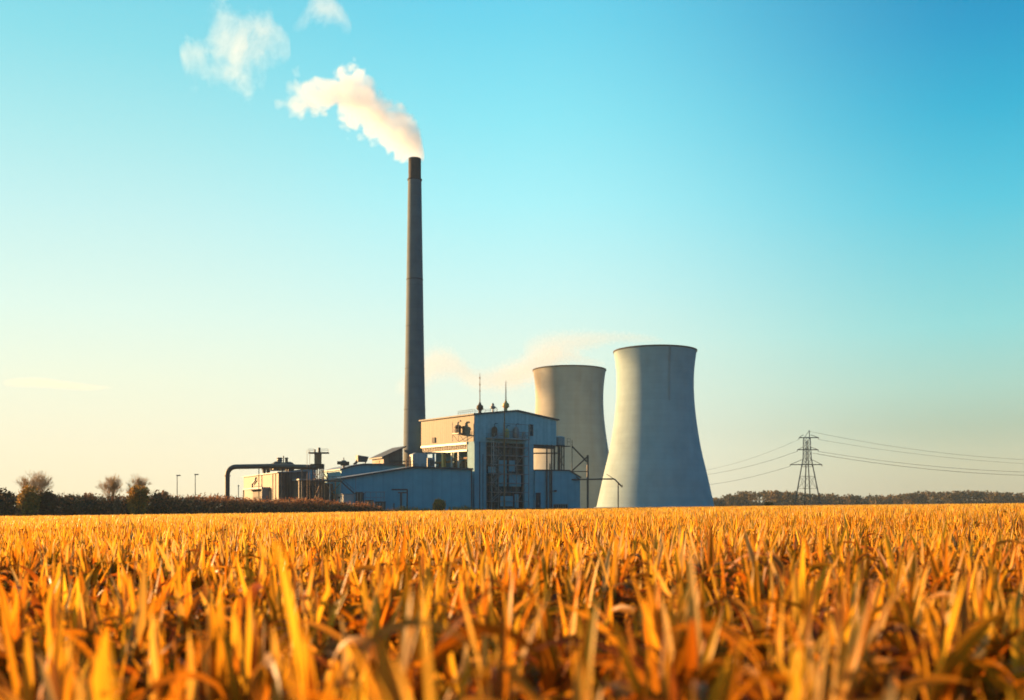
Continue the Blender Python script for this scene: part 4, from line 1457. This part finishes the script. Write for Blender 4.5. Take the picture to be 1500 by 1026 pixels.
# far wood on the right horizon: one mass of crowns
crowns = []
FW = [(1040, 729), (1062, 727), (1085, 721), (1120, 719), (1150, 719), (1190, 722), (1206, 724), (1230, 725), (1260, 726), (1300, 726), (1318, 723), (1345, 720), (1385, 721), (1420, 719), (1455, 720), (1500, 723), (1560, 721), (1640, 722)]
FW = np.array(FW, float)
pxs = 1030.0
while pxs < 1650:
    Dk = random.uniform(1000, 1160)
    t_ = np.interp(pxs, FW[:, 0], FW[:, 1]) + random.uniform(-1.6, 2.2)
    xk = X(pxs, Dk)
    g = g0(xk, Dk)
    h = Z(t_, Dk) - g
    r = random.uniform(4.5, 8.5)
    crowns.append((xk, Dk, g + h - r * .8, r, r, r * .8))
    crowns.append((xk + random.uniform(-3, 3), Dk - 3, g + h * .42, r * 1.05, r * .8, h * .5))
    crowns.append((xk + random.uniform(-3, 3), Dk - 9, g + 1.5, r * 1.3, r * .8, 3.5))
    pxs += random.uniform(2.5, 7)
for px, t_ in ((1085, 718.5), (1066, 725), (1183, 723)):
    Dk = 1000
    xk = X(px, Dk)
    crowns.append((xk, Dk, Z(t_, Dk) - 4, 4, 4, 4))
B = np.array(crowns)
k = 46000
ci = rng.choice(len(B), k, p=(B[:, 3] ** 2) / (B[:, 3] ** 2).sum())
d = rng.normal(size=(k, 3))
d /= np.linalg.norm(d, axis=1)[:, None]
P = B[ci, :3] + d * (rng.random(k) ** .33 * (1 + .08 * rng.normal(size=k)))[:, None] * B[ci, 3:]
tone = np.array([(0.075, 0.06, 0.03), (0.095, 0.07, 0.03), (0.06, 0.055, 0.03), (0.11, 0.075, 0.035)])[rng.integers(0, 4, len(B))][ci]
co, q, tn = cards(k, lambda n_: P, 2.0, [(1, 1, 1)], [1])
tn = tn * np.repeat(tone, 4, 0)
tag(np_mesh('distant_wood', co, q, M['scrub'], tn), 'hazy dark wood along the right horizon', 'wood', None, 'stuff')


# ------------------------------------------------------------------ smoke and steam
def plume(name, label, D, table, dens, nscale, amp, edge, fade, kind_noise, depth=1.0, step=.25, colr=(1.0, 1.0, .998), cat='smoke', aniso=.2, grow=1.12, rough=.6):
    """a drifting plume: a swollen tube of fog whose axis and radius follow the table (column, top row, bottom row)"""
    xs = np.array([X(a, D) for a, _, _ in table])
    cz = np.array([(Z(t_, D) + Z(b_, D)) / 2 for _, t_, b_ in table])
    rd = np.array([(Z(t_, D) - Z(b_, D)) / 2 * grow for _, t_, b_ in table])
    x0, z0 = xs[0], cz[0]
    xs, cz = xs - x0, cz - z0
    xmin, xmax = xs.min(), xs.max()
    zmin, zmax = cz.min() - 1, cz.max() + 1
    rmax = rd.max()
    u = (xmax - xs) / (xmax - xmin)
    m, n, l, b = base_mat(name + '_vapour')
    n.remove(b)
    vol = N(n, 'ShaderNodeVolumePrincipled')
    vol.inputs['Color'].default_value = (*colr, 1)
    vol.inputs['Anisotropy'].default_value = aniso
    l.new(vol.outputs[0], n['Material Output'].inputs['Volume'])
    t = N(n, 'ShaderNodeTexCoord')
    # swirl the lookup point a little
    w1 = N(n, 'ShaderNodeTexNoise')
    w1.inputs['Scale'].default_value = nscale * .5
    w1.inputs['Detail'].default_value = 2
    l.new(t.outputs['Object'], w1.inputs['Vector'])
    sub = N(n, 'ShaderNodeVectorMath', operation='SUBTRACT')
    l.new(w1.outputs['Color'], sub.inputs[0])
    sub.inputs[1].default_value = (.5, .5, .5)
    scl = N(n, 'ShaderNodeVectorMath', operation='SCALE')
    l.new(sub.outputs[0], scl.inputs[0])
    scl.inputs['Scale'].default_value = 1.1 / nscale
    addv = N(n, 'ShaderNodeVectorMath', operation='ADD')
    l.new(t.outputs['Object'], addv.inputs[0])
    l.new(scl.outputs[0], addv.inputs[1])
    s = N(n, 'ShaderNodeSeparateXYZ')
    l.new(t.outputs['Object'], s.inputs[0])
    mu = N(n, 'ShaderNodeMapRange')
    mu.inputs['From Min'].default_value = xmax
    mu.inputs['From Max'].default_value = xmin
    l.new(s.outputs['X'], mu.inputs['Value'])

    def curve(us, vals):
        c = N(n, 'ShaderNodeFloatCurve')
        cu = c.mapping.curves[0]
        pts = [(float(np.clip(a, 0, 1)), float(np.clip(v, 0, 1))) for a, v in zip(us, vals)]
        cu.points[0].location = pts[0]
        cu.points[1].location = pts[-1]
        for p in pts[1:-1]:
            cu.points.new(*p)
        c.mapping.update()
        l.new(mu.outputs[0], c.inputs['Value'])
        return c.outputs[0]

    def math_(op, a, b_=None, c=None):
        k_ = N(n, 'ShaderNodeMath', operation=op)
        for i, v in enumerate((a, b_, c)):
            if v is None:
                continue
            if isinstance(v, (int, float)):
                k_.inputs[i].default_value = v
            else:
                l.new(v, k_.inputs[i])
        return k_.outputs[0]
    cc = math_('MULTIPLY_ADD', curve(u, (cz - zmin) / (zmax - zmin)), zmax - zmin, zmin)
    rc = math_('MULTIPLY', curve(u, rd / rmax), rmax)
    dz = math_('SUBTRACT', s.outputs['Z'], cc)
    dy = math_('DIVIDE', s.outputs['Y'], depth)
    dist = math_('SQRT', math_('ADD', math_('MULTIPLY', dz, dz), math_('MULTIPLY', dy, dy)))
    dn = math_('DIVIDE', dist, rc)
    nz = N(n, 'ShaderNodeTexNoise')
    nz.inputs['Scale'].default_value = nscale
    nz.inputs['Detail'].default_value = 6
    nz.inputs['Roughness'].default_value = rough
    l.new(addv.outputs[0], nz.inputs['Vector'])
    if kind_noise == 'billow':
        vo = N(n, 'ShaderNodeTexVoronoi', feature='SMOOTH_F1')
        vo.inputs['Scale'].default_value = nscale * 1.1
        vo.inputs['Smoothness'].default_value = .35
        vo.inputs['Detail'].default_value = .8
        vo.inputs['Roughness'].default_value = .5
        l.new(addv.outputs[0], vo.inputs['Vector'])
        er = math_('ADD', math_('MULTIPLY', math_('SUBTRACT', nz.outputs['Fac'], .3), amp * .9), math_('MULTIPLY', vo.outputs['Distance'], amp * .75))
    else:
        er = math_('MULTIPLY', math_('SUBTRACT', nz.outputs['Fac'], .28), amp)
    # the farther it drifts the more it is eaten away
    er = math_('MULTIPLY', er, math_('MULTIPLY_ADD', mu.outputs[0], .4, .85) if kind_noise == 'billow' else 1.0)
    val = math_('DIVIDE', math_('SUBTRACT', math_('SUBTRACT', 1.0, dn), er), edge)
    cl = N(n, 'ShaderNodeClamp')
    l.new(val, cl.inputs['Value'])
    fu, fv = zip(*fade)
    dens_o = math_('MULTIPLY', math_('MULTIPLY', cl.outputs[0], curve(fu, fv)), dens)
    l.new(dens_o, vol.inputs['Density'])
    m.cycles.volume_step_rate = step
    # the enclosing skin
    mb = MB()
    K, S = 26, 20
    uu = np.linspace(0, 1, K)
    order = np.argsort(u)
    czs, rds = np.interp(uu, u[order], cz[order]), np.interp(uu, u[order], rd[order])
    vs_, fs_ = [], []
    for i in range(K):
        xx_ = xmax + (xmin - xmax) * uu[i]
        for j in range(S):
            a = 2 * math.pi * j / S
            vs_.append((xx_, rds[i] * 1.0 * depth * math.cos(a), czs[i] + rds[i] * math.sin(a)))
    for i in range(K - 1):
        for j in range(S):
            fs_.append((i * S + j, i * S + (j + 1) % S, (i + 1) * S + (j + 1) % S, (i + 1) * S + j))
    fs_ += [tuple(range(S - 1, -1, -1)), tuple((K - 1) * S + j for j in range(S))]
    o = mb.add(vs_, fs_).build(name, m)
    # outward normals
    import bmesh
    bm = bmesh.new()
    bm.from_mesh(o.data)
    bmesh.ops.recalc_face_normals(bm, faces=bm.faces)
    bm.to_mesh(o.data)
    bm.free()
    o.location = (x0, D, z0)
    tag(o, label, cat)
    return o


plume('smoke_plume', 'thick white smoke plume blowing left from the tall chimney top', 352,
      [(621.5, 222, 235), (619, 205, 238), (614, 186, 239), (608, 172, 239.5), (600, 160, 240), (590, 152, 238), (578, 148, 231), (566, 144, 225), (555, 130, 218), (545, 114, 208), (530, 99, 203),
       (515, 93, 196), (500, 94, 184), (485, 102, 178), (470, 108, 176), (455, 106, 176), (440, 101, 178), (425, 116, 176), (412, 130, 172), (402, 144, 162)],
      .16, .17, .72, .24, [(0, 1), (.5, 1), (.7, .75), (.85, .45), (1, .15)], 'billow', 1.0, .13, grow=1.62, rough=.52)
plume('steam_plume', 'faint beige steam drifting left from the larger cooling tower', 490,
      [(972, 495, 504), (955, 488, 507), (930, 484, 508), (905, 482, 508), (880, 480, 514), (850, 478, 524), (820, 478, 530), (790, 482, 538), (765, 492, 540)],
      .05, .8, 1.7, .45, [(0, .5), (.3, 1), (.75, .8), (1, 0)], 'wisp', .8, .22, cat='steam', colr=(.87, .76, .65), grow=1.3)
plume('steam_plume', 'faint beige steam trailing from the farther cooling tower behind the chimney', 563,
      [(886, 528, 539), (860, 518, 540), (830, 505, 541), (800, 502, 560), (770, 512, 575), (740, 524, 582), (705, 534, 580), (680, 520, 572), (650, 500, 566), (625, 505, 578), (600, 535, 586), (578, 555, 586)],
      .05, .75, 1.7, .45, [(0, .6), (.2, 1), (.6, .8), (.85, .6), (1, .1)], 'wisp', .8, .22, cat='steam', colr=(.87, .76, .65), grow=1.3)
CLOUD_D = 1500.0
plume('cloud_puff', 'larger ragged white puff high above left of the smoke plume', CLOUD_D,
      [(425, 50, 90), (405, 25, 120), (385, 10, 135), (360, 15, 142), (340, -4, 135), (320, -12, 128), (300, 20, 130), (280, 42, 122), (264, 60, 95)],
      .016, .02, 2.35, .8, [(0, .7), (.3, 1), (.7, 1), (1, .9)], 'wisp', .5, .25, cat='cloud', grow=1.75, rough=.7)
plume('cloud_puff', 'smaller white puff cut by the top edge of the picture', CLOUD_D,
      [(515, 30, 50), (500, -5, 60), (480, -30, 58), (462, -25, 56), (445, 10, 52), (428, 32, 48)],
      .016, .02, 2.4, .8, [(0, .7), (.4, 1), (1, .4)], 'wisp', .5, .3, cat='cloud', grow=1.5, rough=.7)
plume('cloud_streak', 'thin flat cloud streak low over the left horizon', 2600.0,
      [(165, 566, 570), (130, 561, 574), (90, 555, 573), (50, 551, 571), (5, 556, 567)],
      .006, .0032, .8, .6, [(0, .3), (.5, 1), (1, .3)], 'wisp', 2.0, .5, cat='cloud', colr=(1.0, .86, .72))

# ------------------------------------------------------------------ haze
hm = bpy.data.materials.new('air_haze')
hm.use_nodes = True
hn, hl = hm.node_tree.nodes, hm.node_tree.links
hn.remove(hn['Principled BSDF'])
hv = N(hn, 'ShaderNodeVolumePrincipled')
hv.inputs['Color'].default_value = (.62, .80, .92, 1)
hv.inputs['Density'].default_value = .00008
hl.new(hv.outputs[0], hn['Material Output'].inputs['Volume'])
zlo = float(co_z) if False else min(float(gz(-2300, 3000)), float(gz(-2300, -300))) - 1.0
hz_o = MB().box(-2350, 2350, -350, 3050, zlo - 3, 175).build('haze', hm)
tag(hz_o, 'thin pale evening haze over the fields', None, None, 'stuff')
